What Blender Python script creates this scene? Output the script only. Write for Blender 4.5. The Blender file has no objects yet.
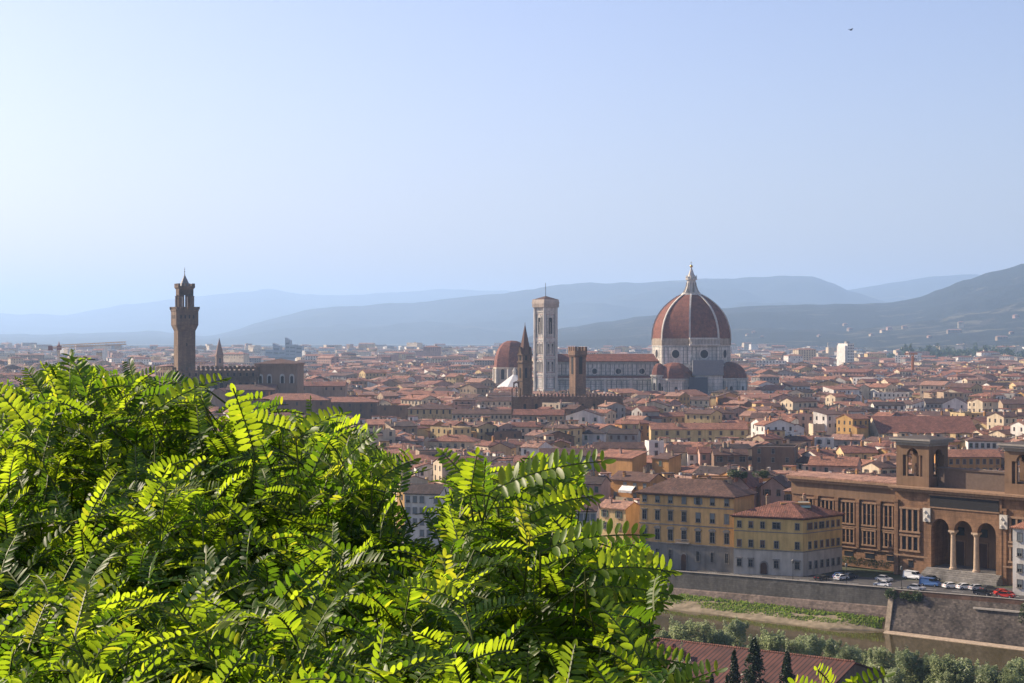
import bpy, math, random
import numpy as np
from mathutils import Vector, Matrix, noise
R = math.radians
scene = bpy.context.scene
COL = scene.collection
random.seed(11)

# ------------------------------------------------------------------ camera, sky, sun, exposure
F, HY, H = 1780.0, 335.0, 60.0            # focal length in pixels, horizon row, eye height over the town
cam_data = bpy.data.cameras.new('camera')
cam = bpy.data.objects.new('camera', cam_data)
COL.objects.link(cam)
cam.location = (0, 0, H)
cam.rotation_euler = (R(90), 0, 0)
cam_data.sensor_width = 36.0
cam_data.lens = 36.0 * F / 1024.0
cam_data.shift_y = -(341.5 - HY) / 1024.0
cam_data.clip_start = 0.1
cam_data.clip_end = 120000.0
scene.camera = cam

SUN_EL, SUN_AZ = 30.0, 61.0               # azimuth measured to the left of the view
world = bpy.data.worlds.new('World')
scene.world = world
world.use_nodes = True
wn = world.node_tree
sky = wn.nodes.new('ShaderNodeTexSky')
sky.sky_type = 'NISHITA'
sky.sun_disc = False
sky.sun_elevation = R(SUN_EL)
sky.sun_rotation = R(-SUN_AZ)
sky.altitude = 100.0
sky.air_density = 1.0
sky.dust_density = 1.9
sky.ozone_density = 2.5
bg = wn.nodes['Background']
tint = wn.nodes.new('ShaderNodeMix')           # white balance of the picture: a little less green
tint.data_type = 'RGBA'
tint.blend_type = 'MULTIPLY'
tint.inputs[0].default_value = 1.0
tint.inputs[7].default_value = (1.02, 0.89, 1.0, 1)
wn.links.new(sky.outputs[0], tint.inputs[6])
wn.links.new(tint.outputs[2], bg.inputs[0])
bg.inputs[1].default_value = 0.095

sun_data = bpy.data.lights.new('sun', 'SUN')
sun_data.energy = 5.0
sun_data.angle = R(0.5)
sun_data.color = (1.0, 0.84, 0.65)
sun = bpy.data.objects.new('sun', sun_data)
COL.objects.link(sun)
SD = Vector((-math.sin(R(SUN_AZ)) * math.cos(R(SUN_EL)), math.cos(R(SUN_AZ)) * math.cos(R(SUN_EL)), math.sin(R(SUN_EL))))
sun.rotation_euler = SD.to_track_quat('Z', 'Y').to_euler()

vs = scene.view_settings
vs.view_transform = 'Standard'
vs.look = 'None'
vs.exposure = 0.86
vs.gamma = 1.0
vs.use_curve_mapping = False
scene.render.engine = 'CYCLES'
cy = scene.cycles
cy.use_denoising = True
cy.max_bounces = 6
cy.diffuse_bounces = 3
cy.glossy_bounces = 3
cy.transmission_bounces = 4
cy.transparent_max_bounces = 8
cy.volume_bounces = 1
cy.sample_clamp_indirect = 8.0

# ------------------------------------------------------------------ materials
MATS = {}
def lin(c):                                # an sRGB 0-255 triple as a linear colour
    return tuple(((v / 255) / 12.92 if v / 255 <= 0.04045 else ((v / 255 + 0.055) / 1.055) ** 2.4) for v in c)

class NT:
    def __init__(self, name):
        self.mat = bpy.data.materials.new(name)
        self.mat.use_nodes = True
        self.t = self.mat.node_tree
        self.b = self.t.nodes['Principled BSDF']
        self.b.inputs['Specular IOR Level'].default_value = 0.25
    def n(self, kind, **kw):
        nd = self.t.nodes.new(kind)
        for k, v in kw.items():
            if k.startswith('i_'):
                nd.inputs[k[2:].replace('_', ' ')].default_value = v
            else:
                setattr(nd, k, v)
        return nd
    def l(self, a, b):
        self.t.links.new(a, b)
    def coords(self, scale=(1, 1, 1), kind='Object'):
        tc = self.n('ShaderNodeTexCoord')
        mp = self.n('ShaderNodeMapping')
        mp.inputs['Scale'].default_value = scale
        oi = self.n('ShaderNodeObjectInfo')
        ad = self.n('ShaderNodeVectorMath', operation='MULTIPLY_ADD')
        if kind == 'Object':
            ad.inputs[1].default_value = (1, 1, 1)
            cx = self.n('ShaderNodeCombineXYZ')
            ml = self.n('ShaderNodeMath', operation='MULTIPLY')
            ml.inputs[1].default_value = 53.0
            self.l(oi.outputs['Random'], ml.inputs[0])
            self.l(ml.outputs[0], cx.inputs[0])
            self.l(ml.outputs[0], cx.inputs[1])
            self.l(tc.outputs['Object'], ad.inputs[0])
            self.l(cx.outputs[0], ad.inputs[2])
            self.l(ad.outputs[0], mp.inputs[0])
        else:
            self.l(tc.outputs[kind], mp.inputs[0])
        return mp.outputs[0]
    def noise(self, vec, scale, detail=4, rough=0.6):
        nd = self.n('ShaderNodeTexNoise')
        nd.inputs['Scale'].default_value = scale
        nd.inputs['Detail'].default_value = detail
        nd.inputs['Roughness'].default_value = rough
        if vec is not None:
            self.l(vec, nd.inputs['Vector'])
        return nd.outputs['Fac']
    def ramp(self, fac, stops):
        r = self.n('ShaderNodeValToRGB')
        e = r.color_ramp.elements
        while len(e) < len(stops):
            e.new(0.5)
        for el, (p, c) in zip(e, stops):
            el.position = p
            el.color = (*c[:3], 1)
        self.l(fac, r.inputs[0])
        return r.outputs[0]
    def mix(self, fac, a, b, mode='MIX'):
        m = self.n('ShaderNodeMix', data_type='RGBA', blend_type=mode)
        for sock, val in ((m.inputs[0], fac), (m.inputs[6], a), (m.inputs[7], b)):
            if isinstance(val, (int, float)):
                sock.default_value = val
            elif isinstance(val, tuple):
                sock.default_value = (*val[:3], 1)
            else:
                self.l(val, sock)
        return m.outputs[2]
    def bump(self, h, strength=0.4, dist=0.05):
        b = self.n('ShaderNodeBump')
        b.inputs['Strength'].default_value = strength
        b.inputs['Distance'].default_value = dist
        self.l(h, b.inputs['Height'])
        self.l(b.outputs[0], self.b.inputs['Normal'])
    def done(self, col, rough=0.85):
        if isinstance(col, tuple):
            self.b.inputs['Base Color'].default_value = (*col[:3], 1)
        else:
            self.l(col, self.b.inputs['Base Color'])
        self.b.inputs['Roughness'].default_value = rough
        return self.mat

def mul(c, k):
    return tuple(min(1, x * k) for x in c[:3])

def plaster(name, c, stain=0.35):
    """weathered lime plaster: broad blotches, rain streaks, fine grain"""
    if name in MATS: return MATS[name]
    k = NT(name)
    v = k.coords()
    vs_ = k.coords((1.0, 1.0, 0.12))
    a = k.ramp(k.noise(v, 0.22, 5), [(0.3, mul(c, 0.78)), (0.55, c), (0.75, mul(c, 1.12))])
    s = k.ramp(k.noise(vs_, 0.9, 4), [(0.42, (1, 1, 1)), (0.72, (1 - stain, 1 - stain * 1.05, 1 - stain * 1.1))])
    a = k.mix(0.8, a, s, 'MULTIPLY')
    g = k.noise(v, 6.0, 3)
    a = k.mix(0.25, a, k.ramp(g, [(0.3, (0.6, 0.6, 0.6)), (0.7, (1.15, 1.15, 1.15))]), 'MULTIPLY')
    k.bump(g, 0.2, 0.02)
    MATS[name] = k.done(a, 0.9)
    return MATS[name]

def tiles(name, c, near=False):
    """old clay tiles: patched by age, ribbed down the slope, moss and soot"""
    if name in MATS: return MATS[name]
    k = NT(name)
    v = k.coords()
    vo = k.n('ShaderNodeTexVoronoi')
    vo.inputs['Scale'].default_value = 2.2
    k.l(v, vo.inputs['Vector'])
    a = k.ramp(k.noise(v, 0.35, 5), [(0.28, mul(c, 0.6)), (0.5, c), (0.72, mul(c, 1.35))])
    a = k.mix(0.6, a, k.ramp(vo.outputs['Color'], [(0.1, (0.5, 0.47, 0.46)), (0.6, (1.1, 1.05, 1.0)), (0.9, (1.75, 1.65, 1.5))]), 'MULTIPLY')
    a = k.mix(k.ramp(k.noise(v, 0.9, 6), [(0.56, (0, 0, 0)), (0.75, (0.6, 0.6, 0.6))]), a, mul((0.11, 0.085, 0.07), 1))
    w = k.n('ShaderNodeTexWave', wave_type='BANDS', bands_direction='X')
    w.inputs['Scale'].default_value = 1.0 if not near else 0.72
    w.inputs['Distortion'].default_value = 0.6
    k.l(v, w.inputs['Vector'])
    k.bump(w.outputs['Fac'], 0.5 if not near else 0.9, 0.06)
    MATS[name] = k.done(a, 0.9)
    return MATS[name]

def plain(name, c, rough=0.7, metal=0.0, var=0.15):
    if name in MATS: return MATS[name]
    k = NT(name)
    v = k.coords()
    a = k.ramp(k.noise(v, 1.3, 4), [(0.3, mul(c, 1 - var)), (0.7, mul(c, 1 + var))])
    k.b.inputs['Metallic'].default_value = metal
    MATS[name] = k.done(a, rough)
    return MATS[name]

def masonry(name, c1, c2, mortar, scale=0.5, w=0.9, h=0.4, rough=0.95, big=(0.7, 1.2), msize=0.02):
    """coursed stone; courses run along world up"""
    if name in MATS: return MATS[name]
    k = NT(name)
    tc = k.n('ShaderNodeTexCoord')
    sx = k.n('ShaderNodeSeparateXYZ')
    k.l(tc.outputs['Object'], sx.inputs[0])
    ad = k.n('ShaderNodeMath', operation='SUBTRACT')
    k.l(sx.outputs[0], ad.inputs[0]); k.l(sx.outputs[1], ad.inputs[1])
    cx = k.n('ShaderNodeCombineXYZ')
    k.l(ad.outputs[0], cx.inputs[0]); k.l(sx.outputs[2], cx.inputs[1])
    br = k.n('ShaderNodeTexBrick')
    br.inputs['Color1'].default_value = (*c1, 1)
    br.inputs['Color2'].default_value = (*c2, 1)
    br.inputs['Mortar'].default_value = (*mortar, 1)
    br.inputs['Scale'].default_value = scale
    br.inputs['Brick Width'].default_value = w
    br.inputs['Row Height'].default_value = h
    br.inputs['Mortar Size'].default_value = msize
    k.l(cx.outputs[0], br.inputs['Vector'])
    v = tc.outputs['Object']
    a = k.mix(1.0, br.outputs['Color'], k.ramp(k.noise(v, 0.14, 6), [(0.3, (big[0],) * 3), (0.7, (big[1],) * 3)]), 'MULTIPLY')
    a = k.mix(0.5, a, k.ramp(k.noise(v, 1.4, 5), [(0.3, (0.55,) * 3), (0.7, (1.3,) * 3)]), 'MULTIPLY')
    sv = k.coords((1, 1, .12), kind='Object')
    a = k.mix(0.7, a, k.ramp(k.noise(sv, .5, 5), [(.35, (1.15,) * 3), (.68, (.5,) * 3)]), 'MULTIPLY')
    k.bump(br.outputs['Fac'], -0.4, 0.05)
    MATS[name] = k.done(a, rough)
    return MATS[name]

# ------------------------------------------------------------------ mesh builder
class MB:
    def __init__(self):
        self.v = []; self.f = []; self.m = []
    def add(self, vs_, fs, mi=0, M=None):
        o = len(self.v)
        if M is not None:
            vs_ = [M @ Vector(p) for p in vs_]
        self.v.extend(tuple(p) for p in vs_)
        for f in fs:
            self.f.append(tuple(i + o for i in f)); self.m.append(mi)
        return self
    def box(self, x0, y0, z0, x1, y1, z1, mi=0, M=None, top=True):
        vs_ = [(x0, y0, z0), (x1, y0, z0), (x1, y1, z0), (x0, y1, z0), (x0, y0, z1), (x1, y0, z1), (x1, y1, z1), (x0, y1, z1)]
        fs = [(0, 3, 2, 1), (0, 1, 5, 4), (1, 2, 6, 5), (2, 3, 7, 6), (3, 0, 4, 7)]
        if top: fs.append((4, 5, 6, 7))
        return self.add(vs_, fs, mi, M)
    def prism(self, poly, z0, z1, mi=0, M=None, top=1.0, caps=True):
        n = len(poly)
        cx = sum(p[0] for p in poly) / n; cy_ = sum(p[1] for p in poly) / n
        vs_ = [(x, y, z0) for x, y in poly] + [(cx + (x - cx) * top, cy_ + (y - cy_) * top, z1) for x, y in poly]
        fs = [(i, (i + 1) % n, n + (i + 1) % n, n + i) for i in range(n)]
        if caps: fs += [tuple(range(n - 1, -1, -1)), tuple(range(n, 2 * n))]
        return self.add(vs_, fs, mi, M)
    def loft(self, rings, mi=0, M=None, caps=True, closed=True):
        n = len(rings[0]); vs_ = [p for r in rings for p in r]; fs = []
        for a in range(len(rings) - 1):
            for i in range(n if closed else n - 1):
                j = (i + 1) % n
                fs.append((a * n + i, a * n + j, (a + 1) * n + j, (a + 1) * n + i))
        if caps:
            fs.append(tuple(range(n - 1, -1, -1)))
            fs.append(tuple((len(rings) - 1) * n + i for i in range(n)))
        return self.add(vs_, fs, mi, M)
    def lathe(self, prof, n=16, mi=0, phase=0.0, c=(0, 0), M=None, caps=True):
        rings = [[(c[0] + r * math.cos(phase + 2 * math.pi * i / n), c[1] + r * math.sin(phase + 2 * math.pi * i / n), z) for i in range(n)] for r, z in prof]
        return self.loft(rings, mi, M, caps)
    def tube(self, pts, radii, n=6, mi=0):
        rings = []
        pts = [Vector(p) for p in pts]
        for i, p in enumerate(pts):
            d = (pts[min(i + 1, len(pts) - 1)] - pts[max(i - 1, 0)])
            d = d.normalized() if d.length > 1e-9 else Vector((0, 0, 1))
            a = d.orthogonal().normalized() if abs(d.z) > 0.99 else Vector((-d.y, d.x, 0)).normalized()
            b = d.cross(a)
            r = radii[i] if not isinstance(radii, (int, float)) else radii
            rings.append([p + a * r * math.cos(2 * math.pi * k / n) + b * r * math.sin(2 * math.pi * k / n) for k in range(n)])
        return self.loft(rings, mi)
    def build(self, name, mats, parent=None, loc=None, rot=0.0, smooth=False):
        me = bpy.data.meshes.new(name)
        me.from_pydata(self.v, [], self.f)
        if not isinstance(mats, (list, tuple)): mats = [mats]
        for m in mats: me.materials.append(m)
        if len(mats) > 1: me.polygons.foreach_set('material_index', self.m)
        if smooth: me.polygons.foreach_set('use_smooth', [True] * len(me.polygons))
        me.update()
        return link(name, me, parent, loc, rot)

def link(name, me, parent=None, loc=None, rot=0.0):
    o = bpy.data.objects.new(name, me)
    COL.objects.link(o)
    if parent is not None: o.parent = parent
    if loc is not None: o.location = loc
    if rot: o.rotation_euler = (0, 0, rot)
    return o

def tag(o, label=None, cat=None, group=None, kind=None):
    if label: o['label'] = label
    if cat: o['category'] = cat
    if group: o['group'] = group
    if kind: o['kind'] = kind
    return o

def thing(name, label, cat, loc=(0, 0, 0), rot=0.0, group=None):
    return tag(link(name, None, None, loc, rot), label, cat, group)

def at(px, Y, z=0.0):                      # ground point seen at column px at distance Y
    return Vector(((px - 512) / F * Y, Y, z))
def zrow(py, Y):
    return H - (py - HY) * Y / F

# ------------------------------------------------------------------ river frame: t along the far bank, s towards the camera
Q = Vector((76.8, 432.0)); U = Vector((0.750, -0.6614)); N = Vector((-0.6614, -0.750))
def ts(t, s, z=0.0):
    p = Q + U * t + N * s
    return Vector((p.x, p.y, z))
def inv_ts(x, y):
    d = Vector((x, y)) - Q
    return d.dot(U), d.dot(N)
def zstreet(t):
    k = min(1, max(0, (t + 60) / 110.0))
    return -2.6 * (1 - k)
RIVER_ROT = math.atan2(U.y, U.x)
WATER = -9.3
# ================================================================== THE SETTING
def profile(s, t):
    pts = [(-1e6, 0), (-150, 0), (-24, zstreet(t)), (0.2, zstreet(t)), (0.4, -11), (55, -11.3), (61, -9.6), (66, -7), (84, -5), (112, -3.5), (160, -2), (200, 1),
           (250, 12), (300, 30), (340, 45), (362, 52.0), (374, 53.5), (392, 56.0), (460, 62), (1000, 80), (1e6, 200)]
    for (a, za), (b, zb) in zip(pts, pts[1:]):
        if a <= s <= b: return za + (zb - za) * (s - a) / (b - a)
    return 0
def ground():
    mb = MB()
    T = [-18000, -8000, -3000, -1500, -900, -600, -400, -300, -220, -160, -120] + list(range(-100, 421, 20)) + [500, 700, 1000, 2000, 5000, 18000]
    S = [-34000, -20000, -10000, -4000, -2000, -1000, -500, -150, -60, -24, 0.2, 0.4, 30, 55, 58, 61, 66, 74, 84, 98, 112, 136, 160, 180, 200, 225, 250, 275, 300, 320, 340, 352, 362, 368, 374, 383, 392, 420, 460, 600, 1000]
    for s in S:
        for t in T:
            w = 1.0 if 66 < s < 1000 and abs(t) < 500 else 0.0
            z = profile(s, t) + w * 1.2 * noise.noise((t * 0.05, s * 0.05, 3.0)) * (0.3 if s > 340 else 1)
            mb.v.append(tuple(ts(t, s, z)))
    n = len(T)
    for i in range(len(S) - 1):
        for j in range(n - 1):
            mb.f.append((i * n + j, (i + 1) * n + j, (i + 1) * n + j + 1, i * n + j + 1)); mb.m.append(0)
    k = NT('ground_soil')
    v = k.coords(kind='Object')
    a = k.ramp(k.noise(v, 0.05, 8), [(0.35, (0.035, 0.05, 0.02)), (0.5, (0.07, 0.075, 0.04)), (0.65, (0.13, 0.115, 0.08))])
    o = mb.build('ground', k.done(a, 0.95), smooth=False)
    tag(o, kind='structure')
ground()

def strip(name, t0, t1, s0, s1, dz, mat, step=10.0, thick=None):
    """a sheet (or kerb-height slab) that follows the street along the bank"""
    mb = MB(); n = max(1, int(abs(t1 - t0) / step)); rows = []
    for i in range(n + 1):
        t = t0 + (t1 - t0) * i / n
        z = zstreet(t)
        if thick is None: rows.append([ts(t, s0, z + dz), ts(t, s1, z + dz)])
        else: rows.append([ts(t, s0, z + dz - thick), ts(t, s0, z + dz), ts(t, s1, z + dz), ts(t, s1, z + dz - thick)])
    mb.loft(rows, caps=thick is not None, closed=thick is not None)
    return mb.build(name, mat)

k = NT('asphalt')
v = k.coords()
a = k.ramp(k.noise(v, 0.5, 6), [(0.3, (0.045, 0.043, 0.042)), (0.7, (0.085, 0.08, 0.076))])
a = k.mix(0.4, a, k.ramp(k.noise(v, 14, 2), [(0.3, (0.6,) * 3), (0.7, (1.3,) * 3)]), 'MULTIPLY')
ASPHALT = k.done(a, 0.9)
PAVING = masonry('paving', (0.26, 0.24, 0.21), (0.21, 0.195, 0.175), (0.12, 0.11, 0.1), 1.0)
tag(strip('road', -330, 330, -22, -3.2, 0.03, ASPHALT), kind='structure')
tag(strip('pavement', -330, 330, -3.2, -0.55, 0.15, PAVING, thick=0.4), kind='structure')
PAINT = plain('road_paint', (0.6, 0.6, 0.56), 0.8)
mk = MB()
for i in range(-20, 40):
    t = i * 7.0
    rows = [[ts(t + q, -9.1, zstreet(t + q) + 0.036), ts(t + q, -8.9, zstreet(t + q) + 0.036)] for q in (0, 3.0)]
    mk.loft(rows, caps=False, closed=False)
tag(mk.build('road_marking', PAINT), kind='structure')

# river
def river():
    mb = MB()
    T = list(range(-700, 701, 25))
    for s in (0.6, 30.0, 63.5):
        for t in T: mb.v.append(tuple(ts(t, s, WATER)))
    n = len(T)
    for i in range(2):
        for j in range(n - 1):
            mb.f.append((i * n + j, (i + 1) * n + j, (i + 1) * n + j + 1, i * n + j + 1)); mb.m.append(0)
    k = NT('river_water')
    tc = k.n('ShaderNodeTexCoord'); mp = k.n('ShaderNodeMapping')
    mp.inputs['Rotation'].default_value = (0, 0, -RIVER_ROT); mp.inputs['Scale'].default_value = (0.35, 1.0, 1)
    k.l(tc.outputs['Object'], mp.inputs[0])
    h = k.noise(mp.outputs[0], 0.8, 4)
    k.bump(h, 0.06, 0.08)
    a = k.ramp(k.noise(mp.outputs[0], 0.06, 4), [(0.35, (0.050, 0.040, 0.014)), (0.65, (0.078, 0.060, 0.024))])
    k.b.inputs['Specular IOR Level'].default_value = 0.35
    m = k.done(a, 0.07)
    tag(mb.build('river', m), kind='structure')
river()

# embankment walls
RUBBLE = masonry('rubble_stone', (0.17, 0.14, 0.115), (0.07, 0.06, 0.052), (0.10, 0.085, 0.07), 1.0, 0.9, 0.4, big=(0.5, 1.3))
FOOTST = masonry('footing_stone', (0.22, 0.165, 0.13), (0.12, 0.09, 0.075), (0.13, 0.11, 0.09), 1.0, 0.9, 0.4, big=(0.55, 1.3))
DARKWALL = masonry('dark_wall_stone', (0.105, 0.10, 0.09), (0.08, 0.076, 0.07), (0.06, 0.057, 0.05), 1.0, 1.2, 0.5, big=(0.7, 1.2))
COPING = plain('coping_stone', (0.30, 0.27, 0.23), 0.9)
BRICKPAR = masonry('brick_parapet', (0.16, 0.085, 0.055), (0.12, 0.065, 0.045), (0.14, 0.12, 0.1), 1.0, 0.8, 0.25)
def sweep(mb, t0, t1, prof, step=12.0, mi=0):
    n = max(1, int(abs(t1 - t0) / step)); rows = []
    for i in range(n + 1):
        t = t0 + (t1 - t0) * i / n
        rows.append([ts(t, s, z if abs(z) > 5 else zstreet(t) + z) for s, z in prof])
    mb.loft(rows, mi)
    return mb
w = tag(link('embankment_wall', None), 'long grey stone river wall with parapet above the grassy bank', 'river wall')
sweep(MB(), -330, 19, [(-0.5, -11.5), (-0.5, 0.2), (0.7, 0.2), (1.3, -4.9), (1.4, -11.5)]).build('wall_face', DARKWALL, w)
sweep(MB(), -330, 19, [(1.2, -11.5), (1.2, -3.2), (1.9, -3.4), (2.6, -4.99), (2.9, -11.5)]).build('footing', FOOTST, w)
sweep(MB(), -330, 19, [(0.0, 0.2), (0.0, 1.0), (0.45, 1.0), (0.45, 0.2)]).build('parapet', DARKWALL, w)
sweep(MB(), -330, 19, [(-0.1, 1.0), (-0.1, 1.14), (0.6, 1.14), (0.6, 1.0)]).build('coping', COPING, w)
w = tag(link('bastion_wall', None), 'battered rough stone river bastion topped by a red brick parapet', 'river wall')
sweep(MB(), 19.02, 330, [(-0.5, -11.5), (-0.5, 0.0), (3.0, 0.0), (5.2, -8.6), (5.3, -11.5)]).build('wall_face', RUBBLE, w)
mb = MB()
rows = [[ts(t, s, z) for s, z in [(2.9, 0.0), (2.9, 0.35), (3.25, 0.3), (5.45, -8.6), (5.6, -9.5), (2.9, -9.5)]] for t in (18.4, 19.7)]
mb.loft(rows).build('corner_quoin', plain('quoin_stone', (0.34, 0.27, 0.19), 0.9, var=0.3), w)
sweep(MB(), 19.02, 330, [(2.5, 0.004), (2.5, 1.1), (2.95, 1.1), (2.95, 0.004)]).build('parapet', BRICKPAR, w)
sweep(MB(), 19.02, 330, [(2.4, 1.1), (2.4, 1.22), (3.05, 1.22), (3.05, 1.1)]).build('coping', COPING, w)
sweep(MB(), 40, 330, [(3.3, -1.6), (3.38, -1.3), (3.85, -1.35), (3.92, -1.7)]).build('string_course', COPING, w)
sweep(MB(), 19.02, 330, [(3.0, -11.5), (3.0, -8.75), (6.6, -9.05), (7.4, -9.4), (7.5, -11.5)]).build('footing', plain('pale_footing', (0.36, 0.28, 0.2), 0.95, var=0.3), w)

# grassy bank below the left wall
def bank():
    mb = MB(); rnd = random.Random(5); rows = []
    for i in range(0, 180):
        t = -335 + i * 2.0
        wob = noise.noise((t * 0.06, 1, 0)) * 1.3 + noise.noise((t * 0.3, 4, 0)) * 0.5
        wd = (8.6 + wob) * (1.0 if t < 6 else max(0.25, 1 - (t - 6) / 18))
        zt = -6.9 + 0.3 * noise.noise((t * 0.1, 9, 0))
        rows.append([ts(t, 2.0, zt), ts(t, 2.0 + wd * 0.35, zt - 0.5), ts(t, 2 + wd * 0.8, -8.7 + 0.2 * noise.noise((t * .3, 2, 2))), ts(t, 2 + wd, -9.05), ts(t, 2.6 + wd, -9.6)])
    mb.loft(rows, caps=False, closed=False)
    k = NT('bank_earth'); v = k.coords()
    a = k.ramp(k.noise(v, 0.4, 6), [(0.3, (0.10, 0.085, 0.05)), (0.5, (0.2, 0.16, 0.10)), (0.7, (0.30, 0.24, 0.16))])
    tag(mb.build('river_bank', k.done(a, 0.95)), kind='structure')
    g = MB(); g2 = []
    for i in range(17000):
        t = rnd.uniform(-150, 17); u = rnd.random() ** 0.8
        wd = 5.6 * (1.0 if t < 6 else max(0.25, 1 - (t - 6) / 18))
        if noise.noise((t * 0.12, u * 3, 7)) + 0.35 * noise.noise((t * 0.5, u * 6, 3)) < -0.12 - (0.25 if t > -25 else 0): continue
        s = 2.6 + u * wd
        z = -7.0 - 0.5 * min(1, u / 0.35) - max(0, u - 0.35) / 0.5 * 1.2
        h = rnd.uniform(0.35, 0.9); r = rnd.uniform(0.2, 0.5); p = ts(t, s, z - 0.05); an = rnd.uniform(0, 6.28)
        dx, dy = math.cos(an) * r, math.sin(an) * r
        lx, ly = rnd.uniform(-.25, .25), rnd.uniform(-.25, .25)
        g.add([(p.x - dx, p.y - dy, p.z), (p.x + dx, p.y + dy, p.z), (p.x + dx * .6 + lx, p.y + dy * .6 + ly, p.z + h), (p.x - dx * .4 + lx, p.y - dy * .4 + ly, p.z + h * rnd.uniform(.6, 1.1))], [(0, 1, 2, 3)], rnd.randrange(3))
    gm = [leafmat('grass_a', (0.15, 0.23, 0.03), 0.45), leafmat('grass_b', (0.22, 0.32, 0.05), 0.45), leafmat('grass_c', (0.26, 0.29, 0.08), 0.45)]
    tag(g.build('grass', gm), 'bright green grass on the bank between the river and the grey wall', 'grass', kind='stuff')

def leafmat(name, c, trans=0.4, gloss=0.08, rough=0.45):
    if name in MATS: return MATS[name]
    m = bpy.data.materials.new(name); m.use_nodes = True
    t = m.node_tree; t.nodes.clear()
    out = t.nodes.new('ShaderNodeOutputMaterial')
    d = t.nodes.new('ShaderNodeBsdfDiffuse'); tr = t.nodes.new('ShaderNodeBsdfTranslucent'); g = t.nodes.new('ShaderNodeBsdfGlossy'); gloss *= 0.35
    m1 = t.nodes.new('ShaderNodeMixShader'); m2 = t.nodes.new('ShaderNodeMixShader')
    no = t.nodes.new('ShaderNodeTexNoise'); no.inputs['Scale'].default_value = 0.7
    tc = t.nodes.new('ShaderNodeTexCoord'); t.links.new(tc.outputs['Object'], no.inputs['Vector'])
    rp = t.nodes.new('ShaderNodeValToRGB')
    rp.color_ramp.elements[0].position = 0.3; rp.color_ramp.elements[0].color = (*mul(c, 0.75), 1)
    rp.color_ramp.elements[1].position = 0.7; rp.color_ramp.elements[1].color = (*mul(c, 1.25), 1)
    t.links.new(no.outputs['Fac'], rp.inputs[0])
    t.links.new(rp.outputs[0], d.inputs[0]); t.links.new(rp.outputs[0], tr.inputs[0])
    g.inputs['Roughness'].default_value = rough
    m1.inputs[0].default_value = trans; m2.inputs[0].default_value = gloss
    t.links.new(d.outputs[0], m1.inputs[1]); t.links.new(tr.outputs[0], m1.inputs[2])
    t.links.new(m1.outputs[0], m2.inputs[1]); t.links.new(g.outputs[0], m2.inputs[2])
    t.links.new(m2.outputs[0], out.inputs[0])
    MATS[name] = m
    return m
bank()

# hills and mountains
def hillmat(name, dark, field, thr=0.55, scale=0.0035):
    k = NT(name); v = k.coords(kind='Object')
    f1 = k.noise(v, scale, 6, 0.62)
    fine = k.noise(v, scale * 9, 5, 0.7)
    vo = k.n('ShaderNodeTexVoronoi'); vo.inputs['Scale'].default_value = scale * 1.6; k.l(v, vo.inputs['Vector'])
    forest = k.ramp(fine, [(0.3, mul(dark, 0.4)), (0.7, mul(dark, 1.1))])
    fields = k.ramp(vo.outputs['Color'], [(0.2, mul(field, 0.35)), (0.5, mul(field, .6)), (0.8, field)])
    mask = k.ramp(f1, [(thr, (0, 0, 0)), (thr + 0.06, (1, 1, 1))])
    a = k.mix(mask, forest, fields)
    k.bump(fine, 0.8, 25.0)
    return k.done(a, 1.0)
def ridge(name, pts, Y, front, mat, rough=0.07, seed=0, back=0.5, shape=1.15, px0=-420, px1=1444):
    pts = [(px0, pts[0][1])] + pts + [(px1, pts[-1][1])] if pts[0][0] > px0 else pts
    def row(px):
        for (a, ya), (b, yb) in zip(pts, pts[1:]):
            if a <= px <= b:
                q = (px - a) / max(1e-6, b - a); q = q * q * (3 - 2 * q) * 0.5 + q * 0.5
                return ya + (yb - ya) * q
        return pts[-1][1]
    nx, ny = 260, 46
    mb = MB()
    for j in range(ny + 1):
        q = j / ny
        for i in range(nx + 1):
            px = px0 + (px1 - px0) * i / nx
            yc = row(px) + 1.5 * noise.fractal((px * 0.035, seed, 0.0), 1.0, 2.0, 5)
            zc = max(6.0, zrow(yc, Y))
            if q <= 0.8:
                u = q / 0.8; yy = Y - front * (1 - u); s = u ** shape * (1 - 0.10 * math.sin(u * math.pi))
            else:
                u = (q - 0.8) / 0.2; yy = Y + front * back * u; s = 1 - u * u * 1.02
            x = (px - 512) / F * yy
            nz = noise.fractal((x * 0.0011 + seed, yy * 0.0011, seed * 1.7), 0.9, 2.1, 7)
            ridge_keep = 1 if q < 0.8 else 0.3
            env = min(1, 4 * (1 - s)) if q <= 0.8 else 0
            z = zc * s + nz * zc * rough * env * 2.0 * min(1, s * 4) * ridge_keep
            mb.v.append((x, yy, z - (3 if q == 0 else 0)))
    n = nx + 1
    for j in range(ny):
        for i in range(nx):
            mb.f.append((j * n + i, j * n + i + 1, (j + 1) * n + i + 1, (j + 1) * n + i)); mb.m.append(0)
    o = mb.build(name, mat, smooth=True)
    tag(o, kind='structure')
    return row
HM1 = hillmat('mountain_forest', (0.02, 0.03, 0.016), (0.10, 0.10, 0.055), 0.62, 0.0012)
HM2 = hillmat('hill_forest', (0.016, 0.026, 0.016), (0.08, 0.08, 0.055), 0.57, 0.0055)
HM3 = hillmat('foothill_fields', (0.018, 0.028, 0.015), (0.14, 0.13, 0.08), 0.52, 0.0075)
ridge('mountains', [(-420, 318), (-200, 322), (0, 313), (60, 315), (130, 304), (200, 296), (240, 292), (270, 289), (300, 294), (340, 295), (400, 292), (440, 289), (510, 291), (600, 305), (720, 330), (1444, 345)], 30000, 9000, HM1, 0.05, 1)
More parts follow.
